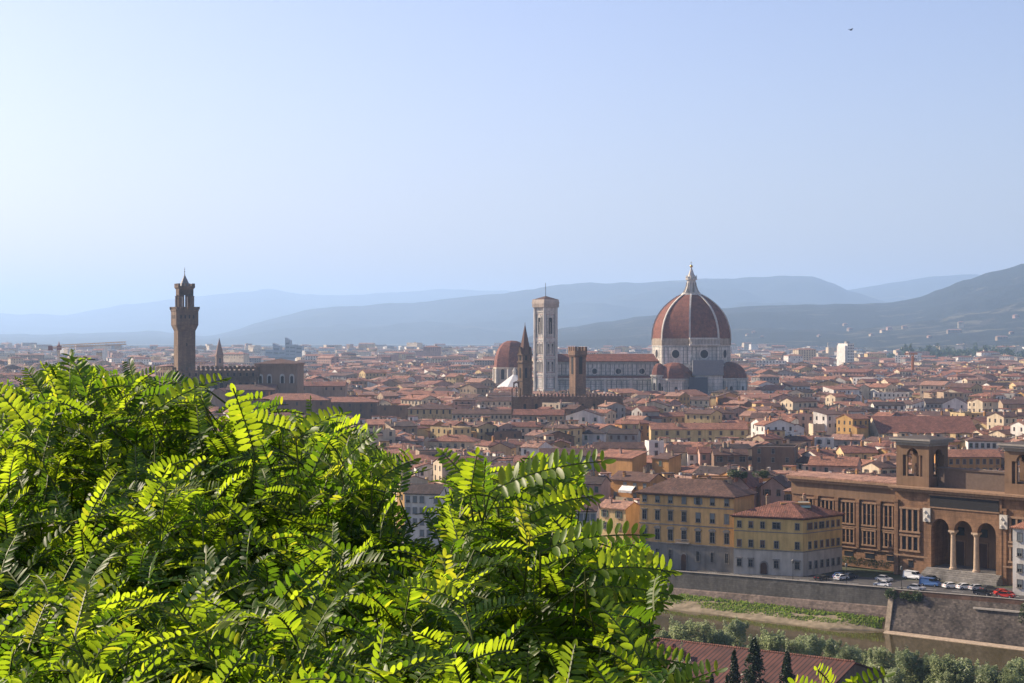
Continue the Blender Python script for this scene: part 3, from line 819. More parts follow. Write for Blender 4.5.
def bell_tower():
    Y = 1265.0; m = Y / F
    a = R(38); w = 10.6
    root = thing('bell_tower', 'tall slender square bell tower clad in white, pink and green marble', 'bell tower', at(545.6, Y + 9), a)
    zt = zrow(305.5, Y); h = w / 2
    mb = MB(); mb.box(-h, -h, -2, h, h, zt); body = mb.build('shaft', MARBLE, root)
    for sx, sy in ((-1, -1), (1, -1), (1, 1), (-1, 1)):
        b = MB(); b.lathe([(1.25, -2), (1.25, zt)], 8, 0, R(22.5), (sx * h, sy * h)); b.build('corner_buttress', MARBLE2, root)
    b = MB(); b.box(-h - 1.2, -h - 1.2, zt + .01, h + 1.2, h + 1.2, zt + 1.4); b.box(-h - 1.75, -h - 1.75, zt + 1.41, h + 1.75, h + 1.75, zt + 2.6)
    b.box(-h - 1.5, -h - 1.5, zt + 2.61, h + 1.5, h + 1.5, zt + 4.4)
    for i in range(14):
        x = -h - 1 + i * (2 * h + 2) / 13
        for M in (rz(0, 0, 0, 0), rz(0, 0, 0, -math.pi / 2), rz(0, 0, 0, math.pi / 2)): b.box(x - .3, -h - 1.7, zt - 1.2, x + .3, -h - 1.21, zt + 1.4, 0, M)
    b.build('cornice', plaster('cornice_marble', (0.56, 0.47, 0.38)), root)
    r = MB(); r.loft([[(-h - 1.2, -h - 1.2, zt + 4.41), (h + 1.2, -h - 1.2, zt + 4.41), (h + 1.2, h + 1.2, zt + 4.41), (-h - 1.2, h + 1.2, zt + 4.41)], [(-.3, -.3, zt + 6.9), (.3, -.3, zt + 6.9), (.3, .3, zt + 6.9), (-.3, .3, zt + 6.9)]]); roof = r.build('roof', RM['brown'], root)
    f = MB(); f.lathe([(.22, zt + 6.8), (.16, zrow(282.5, Y))], 6); f.build('flagpole', IRON, roof)
    st = [(382, 0), (357.5, 0), (340, 0), (318, 0)]
    for k, ro in ((0, 0), (1, -math.pi / 2), (2, math.pi / 2)):
        M = Matrix.Rotation(ro, 4, 'Z')
        p = MB()
        for py in (391, 375, 357.5, 340.5, 312): p.box(-h - .2, -h - .35, zrow(py, Y), h + .2, -h + .1, zrow(py, Y) + .8, 0, M)
        p.build('string_course', MARBLE2, root)
        q = MB()
        for z0, z1 in ((zrow(338, Y), zrow(314, Y)), (zrow(356, Y), zrow(342, Y)), (zrow(373, Y), zrow(359, Y)), (zrow(389, Y), zrow(377, Y))):
            for x in (-3.9, -3.2, 3.2, 3.9): q.box(x - .18, -h - .12, z0, x + .18, -h + .1, z1, 0, M)
            for z in (z0, z1 - .5): q.box(-3.8, -h - .11, z, 3.8, -h + .1, z + .35, 1, M)
        q.build('inlay', [GREENM, PINKM], body)
        for py0, hh, xs, ww in ((334, 11.5, (0,), 3.0), (353.5, 6.6, (-1.8, 1.8), 1.4), (371.5, 6.6, (-1.8, 1.8), 1.4)):
            for x in xs:
                wn_ = MB(); arched_pane(wn_, ww, hh, .2, 0, M @ Matrix.Translation((x, -h, zrow(py0, Y))), pointed=True); wo = wn_.build('pointed_window', VOID, root)
                t = MB(); Mx = M @ Matrix.Translation((x, -h, zrow(py0, Y)))
                for e in (-ww / 2 - .4, ww / 2): t.box(e, -.45, 0, e + .4, .1, hh, 0, Mx)
                t.box(-.15, -.32, 0, .15, .0, hh * .75, 0, Mx)
                t.loft([[(-ww / 2 - .8, -.4, hh + .2), (ww / 2 + .8, -.4, hh + .2), (0, -.4, hh + ww * .7 + .6)], [(-ww / 2 - .8, .1, hh + .2), (ww / 2 + .8, .1, hh + .2), (0, .1, hh + ww * .7 + .6)]], 0, Mx)
                t.build('gable', MARBLE2, wo)
    sees(531, 560, 391, Y - 25)
bell_tower()

def brick_tower():
    Y = 985.0; m = Y / F; zt = zrow(355, Y)
    root = thing('brick_tower', 'plain square brown brick tower with crenellations in front of the marble nave', 'tower', at(577.6, Y), R(28))
    h = 3.35
    mb = MB(); mb.box(-h, -h, 0, h, h, zt); mb.build('shaft', BRICKT, root)
    c = MB(); c.box(-h - .55, -h - .55, zt + .01, h + .55, h + .55, zt + 2.4)
    for M in [Matrix.Rotation(i * math.pi / 2, 4, 'Z') for i in range(4)]:
        for i in range(4): c.box(-h - .5 + i * 2.1, -h - .5, zt + 2.4, -h + .7 + i * 2.1, -h + .1, zt + 4.6, 0, M)
        for i in range(9): c.box(-h + .1 + i * .78, -h - .5, zt - .9, -h + .45 + i * .78, -h - .001, zt + .02, 0, M)
    c.build('battlement', BRICKT, root)
    for ro in (0, -math.pi / 2, math.pi / 2):
        w = MB(); arched_pane(w, 2.1, 10.5, .12, 0, Matrix.Rotation(ro, 4, 'Z') @ Matrix.Translation((0, -h, zrow(374, Y)))); w.build('belfry_opening', VOID, root)
    sees(568, 588, 389, Y)
    # crenellated palace below it
    zt = zrow(396.5, Y - 10); xl, xr = at(519, Y - 10).x, at(622, Y - 10).x
    root = thing('crenellated_palace', 'long low brown palace with a battlemented wall below the brick tower', 'palace', at(570.5, Y - 10), 0)
    w = xr - xl
    mb = MB(); mb.box(-w / 2, -8, -2, w / 2, 8, zt - .9); wl = mb.build('wall', BRICKT, root)
    c = MB(); c.box(-w / 2 - .4, -8.6, zt - .89, w / 2 + .4, -7.8, zt + .2); merlons(c, -w / 2 - .3, w / 2 + .3, -8.58, -7.9, zt + .2, 1.6, 30); c.box(-w / 2 - .4, -7.79, zt - .89, -w / 2 + .2, 8.2, zt + .2); c.build('battlement', BRICKT, root)
    c = MB(); c.loft([[(-w / 2, y, z) for y, z in ((-7.7, zt - .88), (8, zt - .88), (8, zt - .6), (0, zt + .4), (-7.7, zt - .6))], [(w / 2, y, z) for y, z in ((-7.7, zt - .88), (8, zt - .88), (8, zt - .6), (0, zt + .4), (-7.7, zt - .6))]]); c.build('roof', RM['brown'], root)
    for i in range(9):
        x = MB(); arched_pane(x, 1.4, 3.4, .1, 0, Matrix.Translation((-w / 2 + w * (i + .5) / 9, -8, zt - 7))); x.build('window', VOID, wl)
    sees(519, 622, 402, Y - 20)
brick_tower()

def abbey_spire():
    Y = 1010.0
    root = thing('abbey_bell_tower', 'slim six sided brown bell tower with sharp pointed spire left of marble bell tower', 'bell tower', at(525, Y))
    m = Y / F; z = lambda py: zrow(py, Y)
    mb = MB(); mb.lathe([(4.3, -2), (4.3, z(381)), (4.6, z(381) + .1), (4.6, z(380)), (4.1, z(379.8)), (4.1, z(363)), (4.6, z(362.8)), (4.6, z(361.3)), (4.0, z(361)), (4.0, z(355.5)), (4.5, z(355.3)), (4.5, z(354))], 6, 0, R(10)); mb.build('shaft', FORTE, root)
    s = MB(); s.lathe([(3.5, z(354) + .01), (.15, z(325)), (.1, z(322.5))], 6, 0, R(10)); sp = s.build('spire', plain('spire_stone', (0.15, 0.085, 0.06), 0.9), root)
    g = MB()
    for i in range(6):
        a = R(10) + i * math.pi / 3 + math.pi / 6
        M = rz(math.cos(a) * 3.5, math.sin(a) * 3.5, z(354) + .02, a + math.pi / 2)
        g.loft([[(-1.3, -.3, 0), (1.3, -.3, 0), (0, -.3, 4)], [(-.9, 1.2, 0), (.9, 1.2, 0), (0, 1.2, 4)]], 0, M)
    g.build('gable', FORTE, sp)
    for i in range(6):
        a = R(10) + i * math.pi / 3 + math.pi / 6; c_ = math.cos(math.pi / 6)
        for py, hh, r in ((378.5, 7, 4.1), (361, 4, 4.0)):
            w = MB(); arched_pane(w, 1.2, hh * .8, .12, 0, rz(math.cos(a) * r * c_, math.sin(a) * r * c_, z(py) + .4, a + math.pi / 2)); w.build('belfry_opening', VOID, root)
    sees(518, 532, 396, Y)
    # open bell gable beside it
    Y2 = 960.0; z = lambda py: zrow(py, Y2)
    root = thing('bell_gable', 'small brown bell gable with two arches at the foot of the pointed spire', 'bell gable', at(516.3, Y2))
    mb = MB(); mb.box(-2.6, 0, 0, 2.6, 1.6, z(397)); arcade(mb, [-1.15, 1.15], .8, z(389.5), z(388.2), -2.6, 2.6, 0, 1.6)
    for x in (-2.6, -.35, 1.95): mb.box(x, 0, z(397), x + .65, 1.6, z(389.5))
    arcade(mb, [0], .9, z(384.8), z(382.8), -1.7, 1.7, 0, 1.6)
    for x in (-1.7, .9): mb.box(x, 0, z(388.2), x + .8, 1.6, z(384.8))
    mb.build('wall', FORTE, root)
    r = MB(); r.loft([[(-2.1, -.3, z(382.8)), (2.1, -.3, z(382.8)), (0, -.3, z(381))], [(-2.1, 1.9, z(382.8)), (2.1, 1.9, z(382.8)), (0, 1.9, z(381))]]); r.build('roof', RM['brown'], root)
    b = MB(); b.lathe([(.6, z(387.6)), (.45, z(386.8)), (.2, z(386.1))], 10, c=(0, .8)); b.build('bell', IRON, root)
    sees(512, 520, 397, Y2)
abbey_spire()

def chapel_dome():
    Y = 1480.0; m = Y / F; z = lambda py: zrow(py, Y)
    root = thing('domed_chapel', 'chapel with smaller plain red dome half behind the pointed spire', 'chapel', at(512, Y))
    mb = MB(); mb.lathe([(15.2, -2), (15.2, z(369)), (15.8, z(369) + .1), (15.8, z(367))], 8, 0, R(22.5 + 12)); d = mb.build('drum', plaster('chapel_plaster', (0.52, 0.44, 0.33)), root)
    for i in range(8):
        a = R(22.5 + 12) + i * math.pi / 4 + math.pi / 8; ap = 15.2 * math.cos(math.pi / 8)
        w = MB(); arched_pane(w, 3.2, 8.5, .1, 0, rz(math.cos(a) * ap, math.sin(a) * ap, z(379), a + math.pi / 2)); w.build('window', VOID, d)
        a2 = a - math.pi / 8; b = MB(); b.lathe([(1.3, -2), (1.3, z(368.9))], 6, 0, 0, (math.cos(a2) * 15.2, math.sin(a2) * 15.2)); b.build('buttress', MARBLE2, d)
    k = 8; h = MB(); h.lathe([(14.8 * math.cos(i / k * math.pi / 2) ** .85 + .6, z(367) + .01 + (z(340.5) - z(367)) * math.sin(i / k * math.pi / 2)) for i in range(k + 1)], 8, 0, R(22.5 + 12)); h.build('dome', DOMET, root)
    sees(493, 522, 383, Y - 30)
    Y = 1340.0; z = lambda py: zrow(py, Y)
    root = thing('baptistery', 'white pyramid roofed octagonal baptistery with tiny lantern in front of small red dome', 'baptistery', at(514.5, Y))
    mb = MB(); mb.lathe([(13.5, -2), (13.5, z(388))], 8, 0, R(22.5)); mb.build('wall', MARBLE, root)
    r = MB(); r.lathe([(14.2, z(388) + .01), (14.2, z(387)), (1.6, z(374.8)), (1.5, z(374.6))], 8, 0, R(22.5)); rf = r.build('roof', plain('roof_marble', (0.62, 0.60, 0.56), 0.6), root)
    l = MB(); l.lathe([(1.3, z(374.9)), (1.3, z(371.5)), (1.7, z(371.3)), (.1, z(367.5))], 8); l.build('lantern', MARBLE2, rf)
    sees(499, 525, 387, Y)
chapel_dome()

def town_palace():
    Y = 1010.0; m = Y / F; z = lambda py: zrow(py, Y)
    a = R(-20)
    root = thing('town_hall_palace', 'fortress like brown town palace with battlements and a tall slender clock tower', 'palace', at(183, Y), 0)
    # body
    xl, xr = (149.5 - 183) * m, (255.5 - 183) * m
    bm_ = MB(); zt = z(370.5)
    A, B, D = Vector((xl, 22)), Vector((-4.5, -4)), Vector((xr, 3))     # lit left front, corner, shaded right front
    E_, G_ = Vector((xr + 6, 42)), Vector((xl + 6, 44))
    poly = [tuple(A), tuple(B), tuple(D), tuple(E_), tuple(G_)]
    bm_.prism(poly, -2, zt); body = bm_.build('wall', FORTE, root)
    gal = MB(); c = sum((Vector(p) for p in poly), Vector((0, 0))) / 5
    big = [tuple(c + (Vector(p) - c) * 1.035) for p in poly]
    gal.prism(big, zt - 3.8, zt + .01)
    for i in range(5):
        p, q = Vector(big[i]), Vector(big[(i + 1) % 5]); L = (q - p).length; n = max(3, int(L / 2.6)); d = (q - p) / L; nr = Vector((d.y, -d.x))
        ang = math.atan2(d.y, d.x)
        for j in range(n):
            s = p + d * L * (j + .5) / n
            M = rz(s.x, s.y, 0, ang); gal.box(-.75, .02, zt, .75, .8, zt + 1.9, 0, M); 
            gal.box(-.3, 0.04, zt - 5.4, .3, .8, zt - 3.79, 0, M)
    gal.build('battlement', FORTE, root)
    for p, q, n in ((A, B, 7), (B, D, 13)):
        d = (q - p); L = d.length; d = d / L; ang = math.atan2(d.y, d.x)
        for j in range(n):
            s = p + d * L * (j + .5) / n
            for zz, hh, ww in ((zt - 3.2, 1.9, 1.0), (zt - 10.6, 3.6, 1.9)):
                w = MB(); arched_pane(w, ww, hh, .12 if hh > 3 else 1.25, 0, rz(s.x, s.y, zz, ang)); w.build('window', VOID, body)
    # rear hall on the right
    x0, x1 = (254 - 183) * m, (295.5 - 183) * m
    hb = MB(); hb.box(x0, 6, -2, x1, 40, z(366)); hb.box(x0 - .5, 5.4, z(366) + .001, x1 + .5, 40.5, z(364.2)); hall = hb.build('hall', plaster('hall_plaster', (0.32, 0.22, 0.145)), root)
    hr = MB(); roof_geo(hr, x1 - x0 + 1, 34, z(364.2), 'hip', 2.6, .6, .25, 0, x0 - .5, 6); hr.build('hall_roof', RM['brown'], root)
    for px in (259, 268, 281, 290.5):
        w = MB(); M = Matrix.Translation(((px - 183) * m, 6, z(383.5))); arched_pane(w, 2.8, 5.4, .25, 0, M); arched_pane(w, 1.7, 4.2, .3, 1, M); w.build('arched_window', [MARBLE2, VOID], hall)
    # tower
    T = link('tower', None, root, (0.2, 4, 0), R(24))
    g = 5.0
    t = MB(); t.box(-g, -g, -2, g, g, z(328)); sh = t.build('shaft', FORTE, T)
    t = MB(); ring = lambda h_, zz: [(-h_, -h_, zz), (h_, -h_, zz), (h_, h_, zz), (-h_, h_, zz)]
    t.loft([ring(g + .01, z(331)), ring(g + 1.35, z(325)), ring(g + 1.35, z(311.5)), ring(g + 1.6, z(311)), ring(g + 1.6, z(309.5))])
    for M in [Matrix.Rotation(i * math.pi / 2, 4, 'Z') for i in range(4)]:
        for i in range(6): t.box(-g - 1.5 + i * 2.45, -g - 1.5, z(309.5), -g - .5 + i * 2.45 + .4, -g - .9, z(306.8), 0, M)
    t.build('upper_gallery', FORTE, T)
    for M in [Matrix.Rotation(i * math.pi / 2, 4, 'Z') for i in range(4)]:
        for x in (-3.6, -1.2, 1.2, 3.6):
            w = MB(); arched_pane(w, .9, 2.0, .1, 0, M @ Matrix.Translation((x, -g - 1.35, z(318.5)))); w.build('window', VOID, T)
        w = MB(); w.box(-.3, -g - .06, z(346), .3, -g + .1, z(343), 0, M); w.build('slit_window', VOID, sh)
    t = MB(); q = 4.1                                   # open belfry on four fat columns
    for sx in (-1, 1):
        for sy in (-1, 1): t.lathe([(1.35, z(309.6)), (1.15, z(308)), (1.15, z(296.5)), (1.5, z(296))], 12, 0, 0, (sx * (q - .6), sy * (q - .6)))
    for sx, sy in ((0, -1), (0, 1), (-1, 0), (1, 0)): t.lathe([(.75, z(309.6)), (.6, z(308)), (.6, z(296.5)), (.8, z(296))], 10, 0, 0, (sx * (q - .6), sy * (q - .6)))
    t.build('belfry_column', FORTE, T)
    t = MB()
    for M in [Matrix.Rotation(i * math.pi / 2, 4, 'Z') for i in range(4)]: arcade(t, [-1.35, 1.35], .95, z(296), z(290), -q, q, -q, -q + 1.2, 0)
    t.box(-q - .05, -q - .05, z(290), q + .05, q + .05, z(289)); t.loft([ring(q, z(289.2)), ring(q + .75, z(287.4)), ring(q + .75, z(286))])
    for M in [Matrix.Rotation(i * math.pi / 2, 4, 'Z') for i in range(4)]:
        for v_, f_ in [(None, None)]:
            for i in range(5): t.box(-q - .7 + i * 1.95, -q - .7, z(286), -q + .45 + i * 1.95, -q - .2, z(283.4), 0, M)
    for i in range(1, 4):
        M = Matrix.Rotation(i * math.pi / 2, 4, 'Z'); a2 = MB(); arcade(a2, [-1.35, 1.35], .95, z(296), z(290), -q, q, -q, -q + 1.2, 0); t.add(a2.v, a2.f, 0, M)
    t.build('belfry_crown', FORTE, T)
    t = MB(); t.loft([ring(2.7, z(286.2)), ring(2.2, z(284)), ring(.25, z(275)), ring(.1, z(272))]); cap = t.build('spire_cap', plain('lead_cap', (0.20, 0.19, 0.18), 0.5), T)
    t = MB(); t.lathe([(.1, z(272)), (.4, z(271.3)), (.1, z(270.7)), (.07, z(267))], 8); t.box(-.08, -.5, z(269.6), .08, .6, z(268.6)); t.build('weathervane', IRON, cap)
    sees(149, 303, 392, Y - 15)
    Y = 1720.0; z = lambda py: zrow(py, Y)
    root = thing('church_spire', 'grey brown church bell tower with tall pyramid spire right of the clock tower', 'church tower', at(219.3, Y), R(20))
    mb = MB(); mb.box(-3.4, -3.4, -2, 3.4, 3.4, z(356)); mb.box(-3.8, -3.8, z(356) + .01, 3.8, 3.8, z(355)); mb.build('shaft', BRICKT, root)
    s = MB(); s.loft([ring(3.5, z(355) + .01), ring(.1, z(338))]); s.build('spire', plain('spire_brick', (0.19, 0.12, 0.085), .9), root)
    for ro in (0, -math.pi / 2, math.pi / 2):
        w = MB(); arched_pane(w, 2, 5, .1, 0, Matrix.Rotation(ro, 4, 'Z') @ Matrix.Translation((0, -3.4, z(363)))); w.build('belfry_opening', VOID, root)
    sees(213, 226, 368, Y)
town_palace()

def court_house():
    Y = 4200.0; z = lambda py: zrow(py, Y); m = Y / F
    root = thing('court_complex', 'hazy blue grey modern court building of stepped jagged blocks far away', 'courthouse', at(285, Y))
    G = plain('blue_grey_cladding', (0.20, 0.21, 0.23), 0.6)
    for i, (x0, x1, y0, d) in enumerate(((267, 275, 349.5, 60), (274, 281, 346, 50), (280, 287, 350, 60), (286, 291, 340.5, 40), (290.5, 297, 344.5, 50), (296.5, 303, 345.5, 40), (268, 303, 355, 90))):
        b = MB(); xa, xb = (x0 - 285) * m, (x1 - 285) * m
        b.box(xa, -d / 2 + i, -2, xb, d / 2, z(y0)); 
        if i in (1, 3): b.loft([[(xa, -d / 2 + i, z(y0)), (xb, -d / 2 + i, z(y0)), (xa, -d / 2 + i, z(y0 - 3))], [(xa, d / 2, z(y0)), (xb, d / 2, z(y0)), (xa, d / 2, z(y0 - 3))]])
        for j in range(4):
            b.box(xa + 2, -d / 2 + i - .3, z(y0) - 9 - j * 9, xb - 2, -d / 2 + i + .2, z(y0) - 5 - j * 9, 1)
        b.build('block', [G, FARPANE], root)
    sees(266, 304, 360, Y)
court_house()

def cranes():
    Y = 1900.0; m = Y / F; z = lambda py: zrow(py, Y)
    root = thing('tower_crane', 'pale tower crane with long lattice jib above the tree top at far left', 'crane', at(59, Y))
    Wc = plain('crane_paint', (0.62, 0.45, 0.24), .5); Rc = plain('crane_weight', (0.24, 0.075, 0.045), .6)
    def lattice(mb, p, q, w, n):
        p, q = Vector(p), Vector(q); d = (q - p).normalized(); s = d.cross(Vector((0, 1, 0))).normalized() * w; f = Vector((0, w * .7, 0))
        ch = [s, -s * .4 + f, -s * .4 - f]
        for c in ch: mb.tube([p + c, q + c], .42, 4)
        for i in range(n):
            a, b = p + (q - p) * i / n, p + (q - p) * (i + 1) / n
            for k_ in range(3): mb.tube([a + ch[k_], b + ch[(k_ + 1) % 3]], .2, 3)
    b = MB(); lattice(b, (0, 0, 0), (0, 0, z(346)), 1.3, 24); b.build('mast', Wc, root)
    j = MB(); lattice(j, (-2, 0, z(347)), ((126 - 59) * m, 0, z(343.6)), 2.0, 26); j.build('jib', Wc, root)
    j = MB(); lattice(j, (0, 0, z(347)), ((49 - 59) * m, 0, z(347.5)), 1.1, 5); j.build('counter_jib', Wc, root)
    c = MB(); c.box((48.5 - 59) * m, -1.5, z(350.5), (52.5 - 59) * m, 1.5, z(346)); c.build('counterweight', Rc, root)
    c = MB(); c.box(-2, -1.6, z(350), 2.4, 1.6, z(346)); c.lathe([(1.2, z(346)), (.2, z(341.5))], 4); c.build('cab', Rc, root)
    Y = 1950.0; m = Y / F; z = lambda py: zrow(py, Y)
    root = thing('construction_mast', 'thin upright orange crane mast standing among distant roofs right of dome', 'crane', at(913, Y))
    Oc = plain('orange_paint', (0.45, 0.16, 0.035), .6)
    b = MB(); lattice(b, (0, 0, 0), (0, 0, z(353)), 1.3, 16); b.box(-1.1, -1.1, 0, 1.1, 1.1, z(356)); b.build('mast', Oc, root)
    b = MB(); lattice(b, (-9, 0, z(354)), (5, 0, z(354)), .8, 7); b.build('jib', Oc, root)
cranes()
# ================================================================== RIVERSIDE
def facade_windows(root, xs, z, y, style, w, h, trim, shut, rnd, vary=0.25):
    for x in xs: add_window(root, style if rnd.random() > vary else rnd.choice(['closed', 'plain', 'shuttered']), w, h, x, y, z, 0, trim, shut)

def ochre_palazzo():
    A, B = Vector((34.4, 479.5)), Vector((57.9, 465.0)); d = B - A; w = d.length; rot = math.atan2(d.y, d.x); c = (A + B) / 2
    g = -2.4; rnd = random.Random(3)
    root = thing('riverside_palazzo', 'four storey ochre palazzo with grey ground floor and pedimented windows on the river road', 'palazzo', (c.x, c.y, g), rot)
    h = 17.5 - g; D = 13.0
    mb = MB(); mb.box(-w / 2, 0, 0, w / 2, D, h, top=False); mb.build('wall', plaster('palazzo_ochre', (0.70, 0.43, 0.17), 0.35), root)
    mb = MB(); mb.box(-w / 2 - .06, -.09, -.5, w / 2 + .06, D - .1, 4.25 - g); mb.build('ground_storey', plaster('palazzo_grey', (0.25, 0.23, 0.195), 0.35), root)
    for z in (4.3, 9.35, 14.3):
        mb = MB(); mb.box(-w / 2 - .12, -.2, z - g, w / 2 + .12, .12, z - g + .28); mb.build('string_course', STONE, root)
    r = MB(); roof_geo(r, w, D, h, 'hip', 3.6, .95, .3); rf = r.build('roof', RMN['brown'], root)
    e = MB(); e.box(-w / 2 - .3, -.7, h - .32, w / 2 + .3, -.004, h - .005); e.build('eaves_board', WOOD, rf)
    xs = [-w / 2 + w * q for q in (.055, .195, .335, .48, .63, .78, .93)]
    facade_windows(root, xs, 15.25 - g, 0, 'open', 1.05, 1.7, STONE, 'grey', rnd, .5)
    facade_windows(root, xs, 10.55 - g, 0, 'cornice', 1.15, 2.4, STONE, 'grey', rnd, .45)
    facade_windows(root, xs, 5.3 - g, 0, 'hood', 1.25, 2.7, STONE, 'grey', rnd, 0)
    facade_windows(root, [x for i, x in enumerate(xs) if i != 3], .2 - g, -.09, 'plain', .8, 2.6, STONE, 'grey', rnd, 0)
    dr = MB(); arched_pane(dr, 1.9, 4.6, .16, 0, Matrix.Translation((xs[3], -.09, .05))); arched_pane(dr, 1.5, 4.2, .2, 1, Matrix.Translation((xs[3], -.09, .05))); dr.build('door', [STONE, WOOD], root)
    bl = MB(); bl.box(xs[3] - 1.9, -1.35, 4.7 - g, xs[3] + 1.9, -.2, 4.95 - g); bl.box(xs[3] - 1.9, -1.3, 5.75 - g, xs[3] + 1.9, -1.15, 5.88 - g)
    for i in range(14): bl.box(xs[3] - 1.85 + i * .28, -1.28, 4.95 - g, xs[3] - 1.77 + i * .28, -1.18, 5.75 - g)
    bl.build('balcony', COPING, root)
    for x in (-8, 3, 9):
        cb = MB(); chimney_geo(cb, x, 8, h + 2.6, 1.2, .9, 0, 1); cb.build('chimney', [WM['tan'], RM['terracotta']], rf)
    sees(640, 735, 574, 462); HOUSES.append((c.x, c.y + 7, 18))
ochre_palazzo()

def corner_palazzo():
    A, B, C = Vector((57.6, 462.0)), Vector((74.2, 454.0)), Vector((86.2, 465.3)); D = A + (C - B)
    g = -1.6; rnd = random.Random(8); h = 13.05 - g
    c = (A + B + C + D) / 4
    root = thing('corner_palazzo', 'three storey yellow corner palazzo with white lower floor and red hipped roof', 'palazzo', (c.x, c.y, g))
    P = [p - c for p in (A, B, C, D)]
    mb = MB(); mb.prism([tuple(p) for p in P], 0, h, caps=False); mb.build('wall', plaster('corner_yellow', (0.66, 0.45, 0.17), 0.35), root)
    mb = MB(); mb.prism([tuple(p * 1.006) for p in P], -.5, 4.5 - g); mb.build('ground_storey', plaster('corner_white', (0.52, 0.47, 0.39), 0.35), root)
    r = MB(); rg = lambda k_, z, sh=0: [(p.x * k_, p.y * k_, z) for p in P]
    mid = lambda a, b, q: (a + (b - a) * q)
    r.loft([rg(1.07, h + .002), rg(1.07, h + .3), [tuple(mid(P[i], Vector((0, 0)), .80)) + (h + 3.6,) for i in range(4)]]); rf = r.build('roof', RMN['red'], root)
    e = MB(); e.prism([tuple(p * 1.04) for p in P], h - .3, h - .004); e.build('eaves_board', WOOD, rf)
    for p, q, fr in ((P[0], P[1], (.08, .25, .42, .62, .92)), (P[1], P[2], (.17, .32, .47, .62, .76, .90))):
        d = (q - p); a = math.atan2(d.y, d.x); k_ = 1.006
        for i, f in enumerate(fr):
            s = p + d * f; n = Vector((d.y, -d.x)).normalized()
            wd = 1.9 if (fr[0] == .08 and i == 3) or (fr[0] == .17 and i in (0, 2)) else .95
            add_window(root, rnd.choice(['plain', 'shuttered', 'closed']), wd, 1.55, s.x, s.y, 10.25 - g, a, STONE, 'brown')
            add_window(root, rnd.choice(['plain', 'closed', 'shuttered']), 1.0, 1.7, s.x, s.y, 5.3 - g, a, STONE, 'brown')
            s2 = s + n * .11
            if not (fr[0] == .08 and i == 2): add_window(root, 'cornice' if fr[0] == .08 else 'plain', 1.05 if fr[0] == .08 else .85, 1.75, s2.x, s2.y, .2 - g, a, STONE, 'brown')
        m = MB(); M = rz(p.x, p.y, 0, a); m.box(-.1, -.22, 4.5 - g + .003, d.length + .1, .1, 4.75 - g, 0, M); m.box(0, -.1, 9.2 - g, d.length, .1, 9.4 - g, 0, M); m.build('string_course', STONE, root)
    d = P[1] - P[0]; s = P[0] + d * .44 + Vector((d.y, -d.x)).normalized() * .1
    dr = MB(); M = rz(s.x, s.y, .05, math.atan2(d.y, d.x)); arched_pane(dr, 2.2, 3.4, .14, 0, M); arched_pane(dr, 1.7, 3.0, .18, 1, M); dr.build('door', [STONE, WOOD], root)
    # roof room with glass skylights
    rm = MB(); rm.box(-2.2, -2.2, h + .8, 5.6, 2.5, h + 3.4); rm.build('roof_room', WM['orange'], rf)
    G = plain('skylight_glass', (0.20, 0.30, 0.29), 0.15)
    for x0, x1, y0, zz in ((-2.0, .6, -3.0, 3.0), (2.6, 5.4, -3.2, 3.1)):
        s_ = MB(); s_.add([(x0, y0, h + 2.4), (x1, y0, h + 2.4), (x1, y0 + 3, h + 3.6), (x0, y0 + 3, h + 3.6), (x0, y0, h + 2.25), (x1, y0, h + 2.25), (x1, y0 + 3, h + 3.45), (x0, y0 + 3, h + 3.45)], [(0, 1, 2, 3), (7, 6, 5, 4), (0, 4, 5, 1), (1, 5, 6, 2), (2, 6, 7, 3), (3, 7, 4, 0)]); s_.build('skylight', G, rf)
    for x, y in ((-5, 2), (5, 4.5)):
        cb = MB(); chimney_geo(cb, x, y, h + 3.2, 1.3, .8, 0, 1); cb.build('chimney', [WM['tan'], RM['terracotta']], rf)
    sees(731, 853, 580, 455); HOUSES.append((c.x, c.y, 17))
corner_palazzo()

